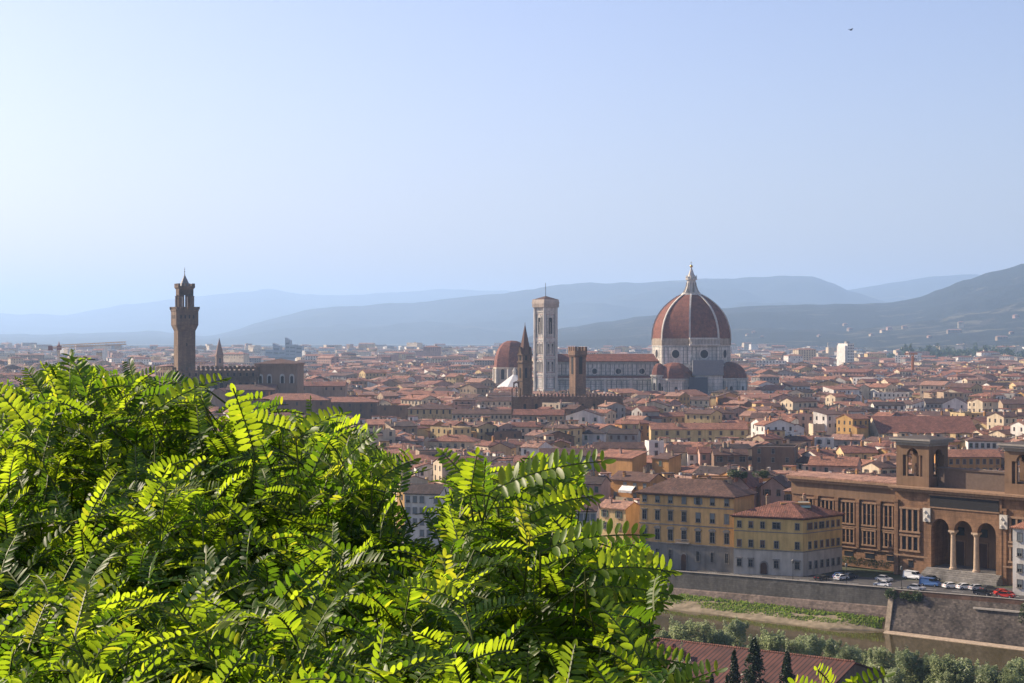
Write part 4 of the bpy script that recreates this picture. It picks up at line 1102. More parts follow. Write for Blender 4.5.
LIBW = masonry('library_sandstone', (0.26, 0.146, 0.078), (0.21, 0.117, 0.063), (0.12, 0.07, 0.042), 0.7, 1.6, 0.7, big=(0.72, 1.15))
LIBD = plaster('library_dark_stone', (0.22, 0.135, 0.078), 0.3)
def library():
    A = Vector((97.8, 454.5)); d = Vector((21.6, -25.0)).normalized(); rot = math.atan2(d.y, d.x)
    root = thing('riverside_library', 'monumental brown sandstone library with three arch portico, inscription band and two roof towers', 'library', (A.x, A.y, 0), rot)
    TR = plain('library_trim', (0.25, 0.155, 0.092), 0.9, var=.25)
    zc = 21.7
    # side wing
    mb = MB(); mb.box(-37, 3.5, -1, -.02, 16, zc - 1.3); wing = mb.build('wing_wall', LIBW, root)
    c = MB(); c.box(-37.5, 2.3, zc - 1.299, -.03, 4.0, zc - .6); c.box(-37.8, 1.9, zc - .599, -.03, 4.2, zc); c.build('wing_cornice', TR, root)
    r = MB(); r.loft([[(-38, y, z) for y, z in ((2.0, zc + .004), (17, zc + .004), (17, zc + .3), (9, zc + 1.1), (2.0, zc + .3))], [(-.04, y, z) for y, z in ((2.0, zc + .004), (17, zc + .004), (17, zc + .3), (9, zc + 1.1), (2.0, zc + .3))]]); r.build('wing_roof', RMN['faded'], root)
    fz = MB(); fz.box(-37, 3.2, 16.9, -.03, 3.498, zc - 1.31); fz.build('wing_frieze', LIBD, root)
    for gx in [-3.8 - 6.9 * i for i in range(5)]:
        for z0, z1, ww in ((10.4, 15.9, 4.0), (5.3, 8.8, 3.9)):
            w = MB(); w.box(gx - ww / 2, 3.35, z0, gx + ww / 2, 3.6, z1, 1)
            for k_ in (-ww / 2 - .25, -ww / 6 - .2, ww / 6 - .2, ww / 2 - .15): w.box(gx + k_, 3.0, z0, gx + k_ + .4, 3.55, z1, 0)
            w.box(gx - ww / 2 - .4, 2.9, z0 - .4, gx + ww / 2 + .4, 3.55, z0, 0); w.box(gx - ww / 2 - .4, 2.9, z1, gx + ww / 2 + .4, 3.55, z1 + .4, 0)
            w.box(gx - ww / 2, 3.25, (z0 + z1) / 2 - .08, gx + ww / 2, 3.4, (z0 + z1) / 2 + .08, 0)
            w.build('triple_window', [TR, PANE], root)
        w = MB(); w.box(gx - 1.4, 3.4, 1.6, gx + 1.4, 3.6, 3.0, 1); w.box(gx - 1.6, 3.2, 1.4, gx + 1.6, 3.55, 1.6, 0); w.box(gx - 1.6, 3.2, 3.0, gx + 1.6, 3.55, 3.2, 0); w.build('basement_window', [TR, PANE], root)
        p = MB(); p.box(gx + 2.9, 2.75, 4.2, gx + 3.9, 3.52, 16.6); p.box(gx + 2.7, 2.6, 16.0, gx + 4.1, 3.52, 16.89); p.build('pilaster', LIBW, root)
    b = MB(); b.box(-37, 2.9, 3.9, -.03, 3.49, 4.19); b.box(-37, 2.95, 9.35, -.03, 3.49, 9.6); b.build('string_course', TR, root)
    # two bays that carry the towers
    for bx in (0.0, 32.0):
        p = MB(); p.box(bx, 0, -1, bx + 10.4, 18, zc - 1.2); bay = p.build('bay_wall', LIBW, root)
        for z0, z1 in ((10.4, 15.9), (5.6, 9.0)):
            w = MB(); gx = bx + 4.9; ww = 5.2
            w.box(gx - ww / 2, -.12, z0, gx + ww / 2, .1, z1, 1)
            for k_ in (-ww / 2 - .3, -ww / 6 - .25, ww / 6 - .25, ww / 2 - .2): w.box(gx + k_, -.5, z0, gx + k_ + .5, .05, z1, 0)
            w.box(gx - ww / 2 - .6, -.6, z0 - .45, gx + ww / 2 + .6, .05, z0, 0); w.box(gx - ww / 2 - .6, -.6, z1, gx + ww / 2 + .6, .05, z1 + .45, 0)
            w.build('triple_window', [TR, PANE], root)
        w = MB(); w.box(bx + 4.2, -.1, 1.2, bx + 5.6, .1, 3.0, 1); w.box(bx + 4.0, -.3, 3.0, bx + 5.8, .05, 3.25, 0); w.build('basement_window', [TR, PANE], root)
        for x in (bx, bx + 9.2):
            q = MB(); q.box(x, -.45, -1, x + 1.2, -.003, 17.5); q.box(x - .15, -.6, 17.5, x + 1.35, -.003, 18.1); q.build('pilaster', LIBW, bay)
        b = MB(); b.box(bx - .1, -.5, 3.9, bx + 10.5, -.002, 4.3); b.build('string_course', TR, bay)
        # tower: square belvedere with a pair-columned arch on each side
        z0, z1 = zc + .9, 33.2; tw = 10.0; dp = 8.0
        T = link('roof_tower', None, root, (bx + .2, .3, 0))
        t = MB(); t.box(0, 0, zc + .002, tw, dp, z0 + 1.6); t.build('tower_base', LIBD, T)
        zs_ = z1 - 3.6
        t = MB()
        for sx in (0, tw - 2.0):
            for sy in (0, dp - 1.6): t.box(sx, sy, z0 + 1.6, sx + 2.0, sy + 1.6, zs_)
        for y0 in (0, dp - 1.1): arcade(t, [tw / 2], 1.75, zs_, z1 - 1.2, 0, tw, y0, y0 + 1.1)
        for y0 in (0, dp - 1.1):
            for x in (tw / 2 - 2.2, tw / 2 + 1.75): t.box(x, y0 + .25, z0 + 1.6, x + .45, y0 + .7, zs_ - .01)
        M = Matrix.Translation((0, 0, 0)) @ Matrix(((0, -1, 0, 0), (1, 0, 0, 0), (0, 0, 1, 0), (0, 0, 0, 1)))
        for x0 in (0, tw - 1.1):
            a_ = MB(); arcade(a_, [dp / 2], 1.6, zs_, z1 - 1.21, 1.11, dp - 1.11, -x0 - 1.1, -x0); t.add(a_.v, a_.f, 0, M)
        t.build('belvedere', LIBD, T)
        t = MB(); t.box(1.2, 1.3, z0 + 1.6, tw - 1.2, dp - 1.3, z0 + 1.9); t.box(2.4, 5.2, z0 + 1.9, tw - 2.4, 5.5, z1 - 1.5); t.build('inner_wall', plain('inner_wall_shade', (0.06, 0.035, 0.025), .9), T)  # floor and inner wall coloured dark for the shade inside the belvedere
        t = MB(); t.box(-.1, -.1, z1 - 1.199, tw + .1, dp + .1, z1 - .4); t.box(-1.0, -1.0, z1 - .399, tw + 1.0, dp + 1.0, z1 + .15); t.box(-1.3, -1.3, z1 + .151, tw + 1.3, dp + 1.3, z1 + .6); t.build('cornice', COPING, T)
        t = MB(); t.loft([[(-1.2, -1.2, z1 + .61), (tw + 1.2, -1.2, z1 + .61), (tw + 1.2, dp + 1.2, z1 + .61), (-1.2, dp + 1.2, z1 + .61)], [(3.5, 3.5, z1 + 1.3), (tw - 3.5, 3.5, z1 + 1.3), (tw - 3.5, dp - 3.5, z1 + 1.3), (3.5, dp - 3.5, z1 + 1.3)]]); t.build('tower_roof', plain('lead_sheet', (0.075, 0.06, 0.05), .8), T)
        st = MB(); st.lathe([(.5, z0 + 1.61), (.4, z0 + 2.6), (.55, z0 + 3.6), (.3, z0 + 4.3), (.32, z0 + 4.6), (.05, z0 + 4.9)], 10, c=(tw / 2, 1.4)); st.build('statue', TR, T)
    # portico
    po = MB(); cs = [14.2, 20.95, 27.7]
    arcade(po, cs, 2.65, 11.6, 16.2, 10.42, 31.98, -.6, .9)
    po.box(10.42, -.6, 16.201, 31.98, 17.5, zc - 1.2); po.build('portico_wall', LIBW, root)
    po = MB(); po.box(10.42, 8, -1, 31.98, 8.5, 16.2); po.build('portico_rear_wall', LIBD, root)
    for x in (10.42, 30.4):
        q = MB(); q.box(x, -.61, 1.9, x + 1.1 + (.48 if x > 20 else 0), .9, 11.59); q.build('pier', LIBW, root)
    for x in (17.575, 24.325):
        q = MB(); q.lathe([(.95, 1.9), (.95, 2.3), (.75, 2.5), (.66, 6), (.58, 10.4), (.62, 10.5), (.95, 11.0), (.95, 11.15)], 16, c=(x, .15)); q.box(x - .95, -.75, 11.151, x + .95, 1.05, 11.595); q.build('column', plain('column_stone', (0.46, 0.34, 0.23), .8), root)
    for c_ in cs:
        q = MB(); M = Matrix.Translation((c_, 8, 1.9)); q.box(-1.5, -.2, 0, 1.5, .1, 6.4, 0, M); q.box(-1.2, -.25, 0, 1.2, .05, 6.0, 1, M); q.box(-1.2, -.2, 7.6, 1.2, .05, 9.6, 2, M); q.build('portal', [TR, WOOD, PANE], root)
    q = MB(); q.box(10.2, -3.1, -1, 32.2, 8, .65); q.box(10.3, -2.5, .65, 32.1, 8, 1.1); q.box(10.4, -1.9, 1.1, 32.0, 8, 1.5); q.box(10.45, -1.3, 1.5, 31.97, 7.99, 1.9); q.build('steps', PAVING, root)
    q = MB(); q.box(11.2, -.72, 17.1, 31.2, -.605, 19.9); ins = q.build('inscription_panel', plain('inscription_slate', (0.022, 0.02, 0.02), .95), root)
    q = MB(); q.box(10.9, -.85, 19.91, 31.5, -.605, 20.2); q.box(10.9, -.85, 16.8, 31.5, -.605, 17.09); q.build('inscription_frame', TR, root)
    for x in (9.3, 31.6):
        q = MB(); q.box(x, -1.0, 13.2, x + 2.2, -.62, 16.6)
        for k_ in range(3): q.lathe([(.25, 13.5 + k_ * .9), (.38, 13.9 + k_ * .9), (.2, 14.25 + k_ * .9)], 8, c=(x + .7 + (k_ % 2) * .8, -1.02))
        q.build('relief_panel', MARBLE2, root)
    q = MB(); q.box(-.4, -1.3, zc - 1.199, 42.9, 18, zc - .5); q.box(-.8, -1.9, zc - .499, 43.2, 18.5, zc); q.build('main_cornice', TR, root)
    q = MB(); q.box(10.6, 3.5, zc + .001, 31.8, 5, 26.2); q.box(10.4, 3.2, 26.201, 32, 5.4, 26.7); q.build('attic_wall', plain('attic_dark', (0.14, 0.10, 0.075), .9), root)
    sees(893, 1024, 585, 430); sees(780, 893, 572, 450)
    for q_ in range(-50, 50, 10):
        p = A + d * q_ + Vector((-d.y, d.x)) * 10; HOUSES.append((p.x, p.y, 15))
library()

house('white four storey corner house with red roof edge beside the library front', (121.2, 407.6, -0.1), R(-41.4), 14, 9, 15.4, 'hip', 2.6, 'white', 'terracotta', win=(4, 4), storey=3.6, chim=1, style='shuttered', shut='grey', seed=2, roof_near=True, winz0=12.6)
house('low white annex with blue arched doorway left of the ochre palazzo', (30.3, 482.5, -2.6), R(-31), 7.5, 8, 6.2, 'flat', 0, 'white', 'faded', win=(0, 0), chim=0, seed=4)
_a = HOUSES[-1]
BLUED = plain('blue_door', (0.05, 0.16, 0.26), .5)
_o = [o for o in COL.objects if o.get('label', '').startswith('low white annex')][0]
m_ = MB(); arched_pane(m_, 3.0, 4.4, .08, 0, Matrix.Translation((-1.2, 0, .3))); arched_pane(m_, 2.4, 4.0, .12, 1, Matrix.Translation((-1.2, 0, .3))); m_.build('arched_door', [STONE, BLUED], _o)
sees(624, 641, 566, 470)

# hedge, lamps, cars on the river road
def leaf_cloud(mb, rnd, c, r, n, size, mi=None, flat=1.0, shell=0.55):
    for _ in range(n):
        v = Vector((rnd.gauss(0, 1), rnd.gauss(0, 1), rnd.gauss(0, 1))).normalized() * (rnd.random() ** (1 / 3) * (1 - shell) + shell) * (1 + rnd.uniform(-.12, .12))
        p = Vector((c[0] + v.x * r[0], c[1] + v.y * r[1], c[2] + v.z * r[2] * flat))
        a = Vector((rnd.uniform(-1, 1), rnd.uniform(-1, 1), rnd.uniform(-1, 1))).normalized(); b = a.orthogonal().normalized(); s = size * rnd.uniform(.6, 1.3)
        mb.add([p - a * s, p - b * s * .5, p + a * s, p + b * s * .5], [(0, 1, 2, 3)], rnd.randrange(3) if mi is None else mi)
def hedge():
    rnd = random.Random(4); mb = MB()
    A = Vector((97.8, 454.5)); d = Vector((21.6, -25.0)).normalized(); n = Vector((-d.y, d.x))
    root = thing('hedge', 'low green clipped hedge along the foot of the library wing', 'hedge', (A.x - d.x * 9, A.y - d.y * 9, 0), math.atan2(d.y, d.x))
    for i in range(32): leaf_cloud(mb, rnd, (-8 + i * .5, -.6 + rnd.uniform(-.3, .3), 1.1 + .3 * math.sin(i)), (.8, .8, .9), 60, .16)
    mb.build('foliage', [leafmat('hedge_a', (0.06, 0.10, 0.02)), leafmat('hedge_b', (0.10, 0.15, 0.03)), leafmat('hedge_c', (0.13, 0.12, 0.03))], root)
hedge()

CARP = {n: plain('car_paint_' + n, c, 0.28) for n, c in {'white': (.72, .72, .70), 'silver': (.42, .43, .44), 'dark grey': (.06, .065, .07), 'red': (.42, .03, .02), 'blue': (.08, .16, .34), 'black': (.02, .02, .022)}.items()}
CARG = plain('car_glass', (0.02, 0.024, 0.028), 0.1); TYRE = plain('tyre', (0.02, 0.02, 0.02), 0.9); RIM = plain('wheel_rim', (0.4, 0.4, 0.41), 0.35, 0.7); HEADL = plain('headlight_glass', (0.65, 0.65, 0.6), 0.15); TAILL = plain('taillight_red', (0.35, 0.02, 0.015), 0.3)
def car_meshes(kind):
    L, Wd = (4.2, 1.75) if kind == 'car' else (5.0, 1.95)
    prof = [(-2.1, .35), (2.05, .35), (2.12, .62), (1.95, .86), (1.0, .98), (.35, 1.43), (-1.1, 1.46), (-1.85, 1.02), (-2.12, .92)] if kind == 'car' else [(-2.5, .35), (2.45, .35), (2.5, .8), (2.3, 1.1), (1.55, 1.35), (1.0, 2.0), (-2.4, 2.08), (-2.5, 1.9)]
    def side(s, k_): return [(x, s * (Wd / 2 - (0.17 if z > 1.0 else 0) - (1 - k_) * .08), z) for x, z in prof]
    b = MB(); b.loft([side(-1, 0), [(x * .99, y * 1.0 - .04, z) for x, y, z in side(-1, 1)], [(x * .99, y + .04, z) for x, y, z in side(1, 1)], side(1, 0)])
    g = MB()
    wp = [(.88, 1.02), (.32, 1.36), (-1.05, 1.39), (-1.6, 1.05)] if kind == 'car' else [(1.5, 1.4), (1.02, 1.9), (.1, 1.92), (.1, 1.4)]
    for s in (-1, 1): g.loft([[(x, s * (Wd / 2 - .165), z) for x, z in wp], [(x, s * (Wd / 2 - .1), z) for x, z in wp]])
    if kind == 'car':
        g.add([(1.02, -.62, 1.0), (1.02, .62, 1.0), (.39, .55, 1.42), (.39, -.55, 1.42)], [(0, 1, 2, 3)]); g.add([(-1.86, -.6, 1.05), (-1.86, .6, 1.05), (-1.15, .52, 1.45), (-1.15, -.52, 1.45)], [(3, 2, 1, 0)])
    else: g.add([(1.6, -.75, 1.38), (1.6, .75, 1.38), (1.06, .7, 1.96), (1.06, -.7, 1.96)], [(0, 1, 2, 3)])
    w = MB(); M = Matrix.Rotation(R(90), 4, 'X'); w.lathe([(.33, -.1), (.33, .1)], 14, 0, M=M); w.lathe([(.2, -.11), (.2, .11)], 10, 1, M=M)
    h = MB(); h.box(-.04, -.2, -.08, .05, .2, .08)
    return {'body': b, 'window_glass': g, 'wheel': w, 'light': h}
def make_car(label, kind, paint, t, s, head, cat='car'):
    p = ts(t, s, zstreet(t) + .04)
    root = thing('parked_van' if kind == 'van' else 'parked_car', label, cat, p, head, 'cars parked on the river road')
    if kind not in CARM:
        k_ = car_meshes(kind); CARM[kind] = {}
        for nme, mats in (('body', [CARP['white']]), ('window_glass', [CARG]), ('wheel', [TYRE, RIM]), ('light', [HEADL])):
            me = bpy.data.meshes.new(nme); me.from_pydata(k_[nme].v, [], k_[nme].f)
            for x in mats: me.materials.append(x)
            me.polygons.foreach_set('material_index', k_[nme].m); CARM[kind][nme] = me
        me = CARM[kind]['light'].copy(); me.materials.clear(); me.materials.append(TAILL); CARM[kind]['tail'] = me
    cm = CARM[kind]
    b = link('body', cm['body'], root); b.material_slots[0].link = 'OBJECT'; b.material_slots[0].material = CARP[paint]
    link('window_glass', cm['window_glass'], root)
    x = 1.3 if kind == 'car' else 1.6; wy = .8 if kind == 'car' else .9
    for sx in (-x, x):
        for sy in (-wy, wy): link('wheel', cm['wheel'], root, (sx, sy, .33))
    e = 2.07 if kind == 'car' else 2.46
    for sy in (-.55, .55): link('headlight', cm['light'], root, (e, sy, .72)); link('taillight', cm['tail'], root, (-e - .02, sy, .8))
CARM = {}
HD = RIVER_ROT
for lab, kd, pt, t, s, hd, ct in (
    ('blue and white van parked first in the row before the library steps', 'van', 'blue', 19.5, -14.5, HD + .05, 'van'),
    ('white car parked nearest the blue van below the library', 'car', 'white', 25.4, -14.0, HD + 1.0, 'car'),
    ('second white car in the row below the library arches', 'car', 'white', 29.0, -14.0, HD + 1.0, 'car'),
    ('silver car parked between the white car and dark one', 'car', 'silver', 32.3, -13.8, HD + 1.0, 'car'),
    ('dark grey car last in the row below library arches', 'car', 'dark grey', 35.4, -13.6, HD + 1.0, 'car'),
    ('black car on the river road next to the red ones', 'car', 'black', 37.6, -6.0, HD, 'car'),
    ('red car beside the white corner house', 'car', 'red', 41.2, -9.0, HD + .9, 'car'),
    ('red car driving on the river road near the brick parapet', 'car', 'red', 43.4, -5.6, HD, 'car'),
    ('white car parked at the right corner of the yellow palazzo', 'car', 'white', -4.5, -13.5, R(43), 'car'),
    ('black car parked along the side of the yellow palazzo', 'car', 'black', -8.7, -11.0, R(43), 'car'),
    ('blue car parked second along the side of the yellow palazzo', 'car', 'blue', -6.6, -16.5, R(43), 'car'), ('dark grey car parked third along the side of yellow palazzo', 'car', 'dark grey', -4.5, -17.5, R(43), 'car'), ('white van parked under the hedge of the library wing', 'van', 'white', 9.5, -24.5, HD - .1, 'van'), ('black car parked in front of the white van by the hedge', 'car', 'black', 15.5, -23.0, HD - .1, 'car'), ('silver car on the river road above the bastion corner', 'car', 'silver', 20.5, -6.0, HD, 'car'), ('white car heading toward the corner palazzo on the road', 'car', 'white', 10.5, -7.5, HD + math.pi, 'car'),
    ('silver car parked alone before the library hedge', 'car', 'silver', 5.5, -17.0, HD, 'car')):
    make_car(lab, kd, pt, t, s, hd, ct)

def lamp(label, t, s):
    p = ts(t, s, zstreet(t) + .14)
    root = thing('street_lamp', label, 'street lamp', p, HD, 'lamps along the river road')
    b = MB(); b.lathe([(.22, 0), (.2, .5), (.08, .7), (.06, 4.6)], 8); b.build('post', IRON, root)
    b = MB(); b.lathe([(.1, 4.6), (.28, 4.8), (.34, 5.4), (.1, 5.7)], 8); b.build('lantern', plain('lamp_glass', (.12, .12, .11), .3), root)
for lab, t, s in (('slender iron street lamp at the corner of yellow palazzo', -11.5, -2.2), ('slender iron street lamp on the road before the hedge', 3.5, -2.4), ('slender iron street lamp beside the parked blue van', 17.5, -4.2)):
    lamp(lab, t, s)
# ================================================================== THE TOWN: buildings one can name
def hp(label, xl, xr, ye, h, d, roof, rise, wall, rc, win=(0, 0), sides=(0, 0), near=False, rot=0.0, yb=None, **kw):
    """front eave of height h seen on row ye between columns xl and xr: gives the distance, hence the real width"""
    Y = (H - h) * F / (ye - HY); a = R(rot); tot = (xr - xl) * Y / F
    w = max(4.0, (tot - d * abs(math.sin(a))) / math.cos(a))
    cx = (xl + xr) / 2; X = (cx - 512) / F * Y
    ex = -math.sin(a) * d / 2                                     # the footprint's middle sits behind the front's middle
    X -= ex
    if rot: Y += w / 2 * abs(math.sin(a)) * 0.5
    o = house(label, (X, Y, 0), a, w, d, h, roof, rise, wall, rc, win, near, sides, **kw)
    sees(xl, xr, yb if yb else ye + 12, Y - 4)
    return o
T = True
hp('long ochre apartment palace with bright red roof and two rows of dark windows', 651, 748, 429.5, 15, 13, 'gx', 2.6, 'pale yellow', 'terracotta', (9, 2), chim=4, near=T, yb=442, style='closed', shut='brown', wrand=False)
hp('roofless dark brown block like a ruin with flat top', 753, 804, 447, 17, 16, 'flat', 0, 'brown', 'dark', (3, 2), near=T, yb=471, rot=-14, chim=0, sides=(0, 2))
hp('blank cream tower like block lit by the sun among the roofs', 811, 828, 424, 18, 7, 'flat', 0, 'cream', 'faded', (0, 0), rot=8, yb=436, chim=0)
hp('small white house with two dark windows under the cream block', 815, 837, 438, 15, 8, 'flat', 0, 'white', 'faded', (2, 2), near=T, rot=-12, yb=450, chim=0)
hp('long building with dark red roof and shaded facade above the tree tip', 540, 600, 456, 14, 11, 'gx', 2.4, 'grey', 'brown', (7, 2), near=T, yb=476, style='closed')
hp('big blank orange wall with sloping top beside the long dark roof', 596, 647, 458, 14, 8, 'shed', 2.0, 'orange', 'terracotta', (0, 0), rot=-46, yb=478, chim=1)
hp('blank orange block with one tiny window left of the palace', 653, 682, 459, 14, 7, 'shed', 1.5, 'orange', 'brown', (1, 1), near=T, rot=-46, yb=479, chim=1)
hp('orange house with white awning on its terrace', 612, 668, 481, 13.5, 9, 'gx', 2.2, 'orange', 'brown', (4, 2), near=T, rot=-42, yb=507, chim=3, sides=(0, 2))
hp('narrow cream house with dark roof behind the tree tip', 573, 612, 484, 13, 10, 'gx', 2.0, 'pink', 'dark', (3, 2), near=T, rot=-20, yb=505, chim=2)
hp('pale fronted house with long upper window band facing the river', 571, 601, 511, 12.6, 9, 'gx', 1.8, 'white', 'brown', (4, 3), near=T, yb=536, rot=-8, chim=1)
hp('orange blank sided house attached left of the ochre palazzo', 599, 643, 508.5, 12.2, 7, 'gx', 1.6, 'pale yellow', 'faded', (2, 2), near=T, yb=540, rot=-44, chim=1)
hp('mauve blank gable wall just behind the two river palazzi', 727, 768, 487, 15.2, 14, 'gy', 3.2, 'mauve', 'red', (0, 0), rot=-24, yb=500, chim=1)
hp('pink blank gable house with small dark window behind the yellow palazzo', 762, 798, 487, 15.0, 12, 'gy', 2.6, 'mauve', 'brown', (2, 1), near=T, rot=-20, yb=500, chim=1)
hp('little orange roof house tucked beside the library wing', 787, 805, 492, 15.0, 7, 'hip', .8, 'orange', 'faded', (2, 1), near=T, rot=-20, yb=500, chim=0)
hp('orange house with roof terrace full of plants', 697, 760, 478, 14.5, 10, 'flat', 0, 'orange', 'faded', (3, 1), near=T, rot=-8, yb=484, chim=0)
hp('pink house front with tall windows below the long palace', 700, 716, 453, 14, 9, 'gx', 2, 'pink', 'red', (2, 2), near=T, yb=466, chim=1)
hp('brown brick front with broad white studio windows', 714, 748, 455, 14, 9, 'gx', 1.8, 'brown', 'brown', (3, 1), near=T, yb=467, ww=2.2, wh=2.0, style='plain', chim=2)
hp('cream house with dark roof and two shutters left of the pink front', 668, 692, 452, 13.5, 10, 'gx', 2.4, 'cream', 'brown', (3, 1), near=T, yb=464, chim=1)
hp('white house with rust roof next to the cream shuttered one', 688, 703, 453.5, 13.2, 9, 'gx', 2, 'white', 'red', (2, 2), near=T, yb=466, chim=1)
hp('narrow white tower house with one window below the long palace', 646, 664, 441, 16, 7, 'flat', 0, 'white', 'faded', (1, 2), near=T, rot=10, yb=456, chim=1)
hp('white house with black hip roof and square dark window', 580, 607, 434, 14.5, 9, 'hip', 1.9, 'white', 'dark', (2, 1), near=T, rot=-8, yb=446, chim=1)
hp('long low house with dark red roof behind the orange wall', 594, 648, 448.5, 12.6, 9, 'gx', 2.2, 'cream', 'brown', (6, 1), near=T, yb=454, chim=2)
hp('grey house with dark pitched roof beside the small orange tower', 608, 642, 434, 14, 9, 'gx', 2, 'grey', 'dark', (4, 1), near=T, rot=-15, yb=444, chim=2)
hp('small peach tower house with red cap roof', 622, 641, 424, 18, 7, 'gx', 1.2, 'pale yellow', 'terracotta', (2, 1), near=T, rot=-10, yb=434, chim=0)
hp('white sided house with grey slope roof below the battlements', 566, 606, 416, 19, 12, 'gy', 3, 'white', 'brown', (3, 1), rot=-12, yb=424, chim=1, near=T)
hp('bright yellow palace with pink red roof between the two library towers', 941, 1001, 457, 14.5, 12, 'gx', 2.2, 'orange', 'terracotta', (9, 2), near=T, yb=472, style='closed', shut='brown', chim=1, wrand=False)
hp('white villa with row of tall dark windows above the yellow palace', 969, 1006, 441.5, 16, 10, 'hip', 2, 'white', 'brown', (6, 1), near=T, yb=450, style='plain', rot=-8)
hp('broad hall with huge plain dark red roof', 879, 978, 433, 12.5, 34, 'gx', 7.2, 'cream', 'red', (0, 0), yb=437, chim=0)
hp('white loggia building with three dark arched bays', 874, 905, 405.5, 15, 10, 'gx', 2, 'white', 'dark', (5, 1), yb=412, ww=1.8, wh=2.2)
hp('white blank gable catching light right of the loggia', 944, 976, 404, 15, 16, 'gy', 4, 'white', 'brown', (2, 1), yb=412, rot=-20)
hp('cream palace block with many windows, tallest white mass right of dome', 875, 912, 393, 18, 14, 'flat', 0, 'white', 'faded', (8, 2), yb=400, rot=-10)
hp('dark roofed convent with grey front beside the white gable', 926, 950, 403.5, 15, 13, 'gx', 3, 'grey', 'dark', (6, 2), yb=411)
hp('brown long palazzo at the far right edge of town', 1003, 1060, 404, 16, 14, 'gx', 2.5, 'tan', 'brown', (6, 2), yb=412)
hp('cream long palace with eleven windows left of the bell gable', 452, 513, 414, 15.5, 12, 'gx', 2.2, 'cream', 'brown', (14, 1), yb=421, wrand=False, rot=-4)
hp('brightest cream palace with tall windows and brown hip roof', 408, 453, 409.5, 16.5, 14, 'hip', 2.6, 'pale yellow', 'brown', (7, 1), yb=419, wrand=False, wh=2.4)
hp('upper cream palace with five windows behind the long one', 475, 513, 401, 17.5, 12, 'gx', 2.4, 'cream', 'brown', (7, 1), yb=407, wrand=False)
hp('long low palace with small windows below the battlements', 513, 566, 415, 19, 12, 'gx', 2.4, 'tan', 'red', (10, 1), yb=422, wrand=False, rot=-6)
hp('dark brown windowless block left of the bright cream palace', 377, 409, 406, 16, 12, 'flat', 0, 'brown', 'dark', (2, 1), yb=420, chim=0)
hp('massive dark block with pale red hip roof behind the tree', 312, 377, 402.5, 17.5, 20, 'hip', 3.0, 'brown', 'terracotta', (6, 2), yb=420, chim=1)
hp('dark hall with salmon red roof below the town palace', 255, 327, 400.5, 25, 20, 'hip', 3.2, 'brown', 'terracotta', (6, 1), yb=412, chim=1)
hp('white plastered block with roof terrace before the town palace', 184, 213, 389, 30, 12, 'flat', 0, 'white', 'faded', (3, 2), yb=402, rot=6, chim=1)
hp('brown roofed house leaning against the white plastered block', 205, 240, 395, 27, 16, 'gy', 3.5, 'tan', 'red', (3, 1), yb=405, rot=-18)
hp('dark long palace under the battlements of the town palace', 226, 275, 390, 30, 14, 'gx', 2.5, 'brown', 'brown', (7, 1), yb=398)
hp('red roofed long hall right of the town palace', 300, 345, 386, 27, 18, 'gx', 2.5, 'tan', 'red', (6, 1), yb=391)
hp('cream house with red hip roof and shaded loggia near tree top', 429, 480, 442, 12.5, 12, 'hip', 2.6, 'cream', 'terracotta', (6, 1), near=T, yb=450, rot=-12)
hp('tall white gable house in the dark gap between tree tops', 404, 450, 494, 13.2, 11, 'gx', 2.2, 'white', 'dark', (5, 4), near=T, yb=540, rot=-16, style='closed', shut='grey')
hp('brown flat block among the roofs above the tree', 494, 522, 432, 15, 12, 'flat', 0, 'brown', 'dark', (2, 1), yb=440, chim=0)
hp('peach blank gable near the top of the tree', 490, 516, 448, 12.5, 10, 'gy', 2, 'pale yellow', 'brown', (0, 0), yb=456, rot=-14)
hp('grey sloped warehouse with pale roof and white front right of dome', 832, 870, 440, 13, 12, 'gx', 2, 'grey', 'faded', (3, 1), near=T, yb=446, rot=-22)
hp('red orange wide roofed block behind the library wing', 810, 868, 466, 13, 14, 'gx', 2.6, 'pink', 'terracotta', (4, 1), near=T, yb=474, rot=-18, chim=2)
hp('cream building with flat terrace in front of cathedral apse', 683, 712, 400, 17, 10, 'gx', 1.8, 'cream', 'brown', (5, 2), yb=408, rot=-12)
hp('white tall slab apartment tower standing alone in the far plain', 840, 853.5, 344.5, 44, 20, 'flat', 0, 'white', 'faded', (8, 9), yb=361, name='apartment_tower', cat='apartment tower', storey=4, ww=2.5, wh=2.0, chim=0) if False else None
_aw = [o for o in COL.objects if o.get('label', '').startswith('orange house with white awning')][0]
aw = MB(); aw.loft([[(-3.2, -2.0, 10.2), (-3.2, -.05, 11.6), (-3.2, -.05, 11.75), (-3.2, -2.0, 10.35)], [(2.2, -2.0, 10.2), (2.2, -.05, 11.6), (2.2, -.05, 11.75), (2.2, -2.0, 10.35)]]); aw.box(-3.2, -2.02, 9.6, 2.2, -1.95, 10.19)
aw.build('awning', plain('awning_cloth', (.74, .72, .68), .8), _aw)
aw = MB(); aw.box(-4, -2.4, 7.0, 3, -.02, 7.25); aw.box(-4, -2.4, 7.25, 3, -2.25, 8.2); aw.build('terrace', WM['cream'], _aw)

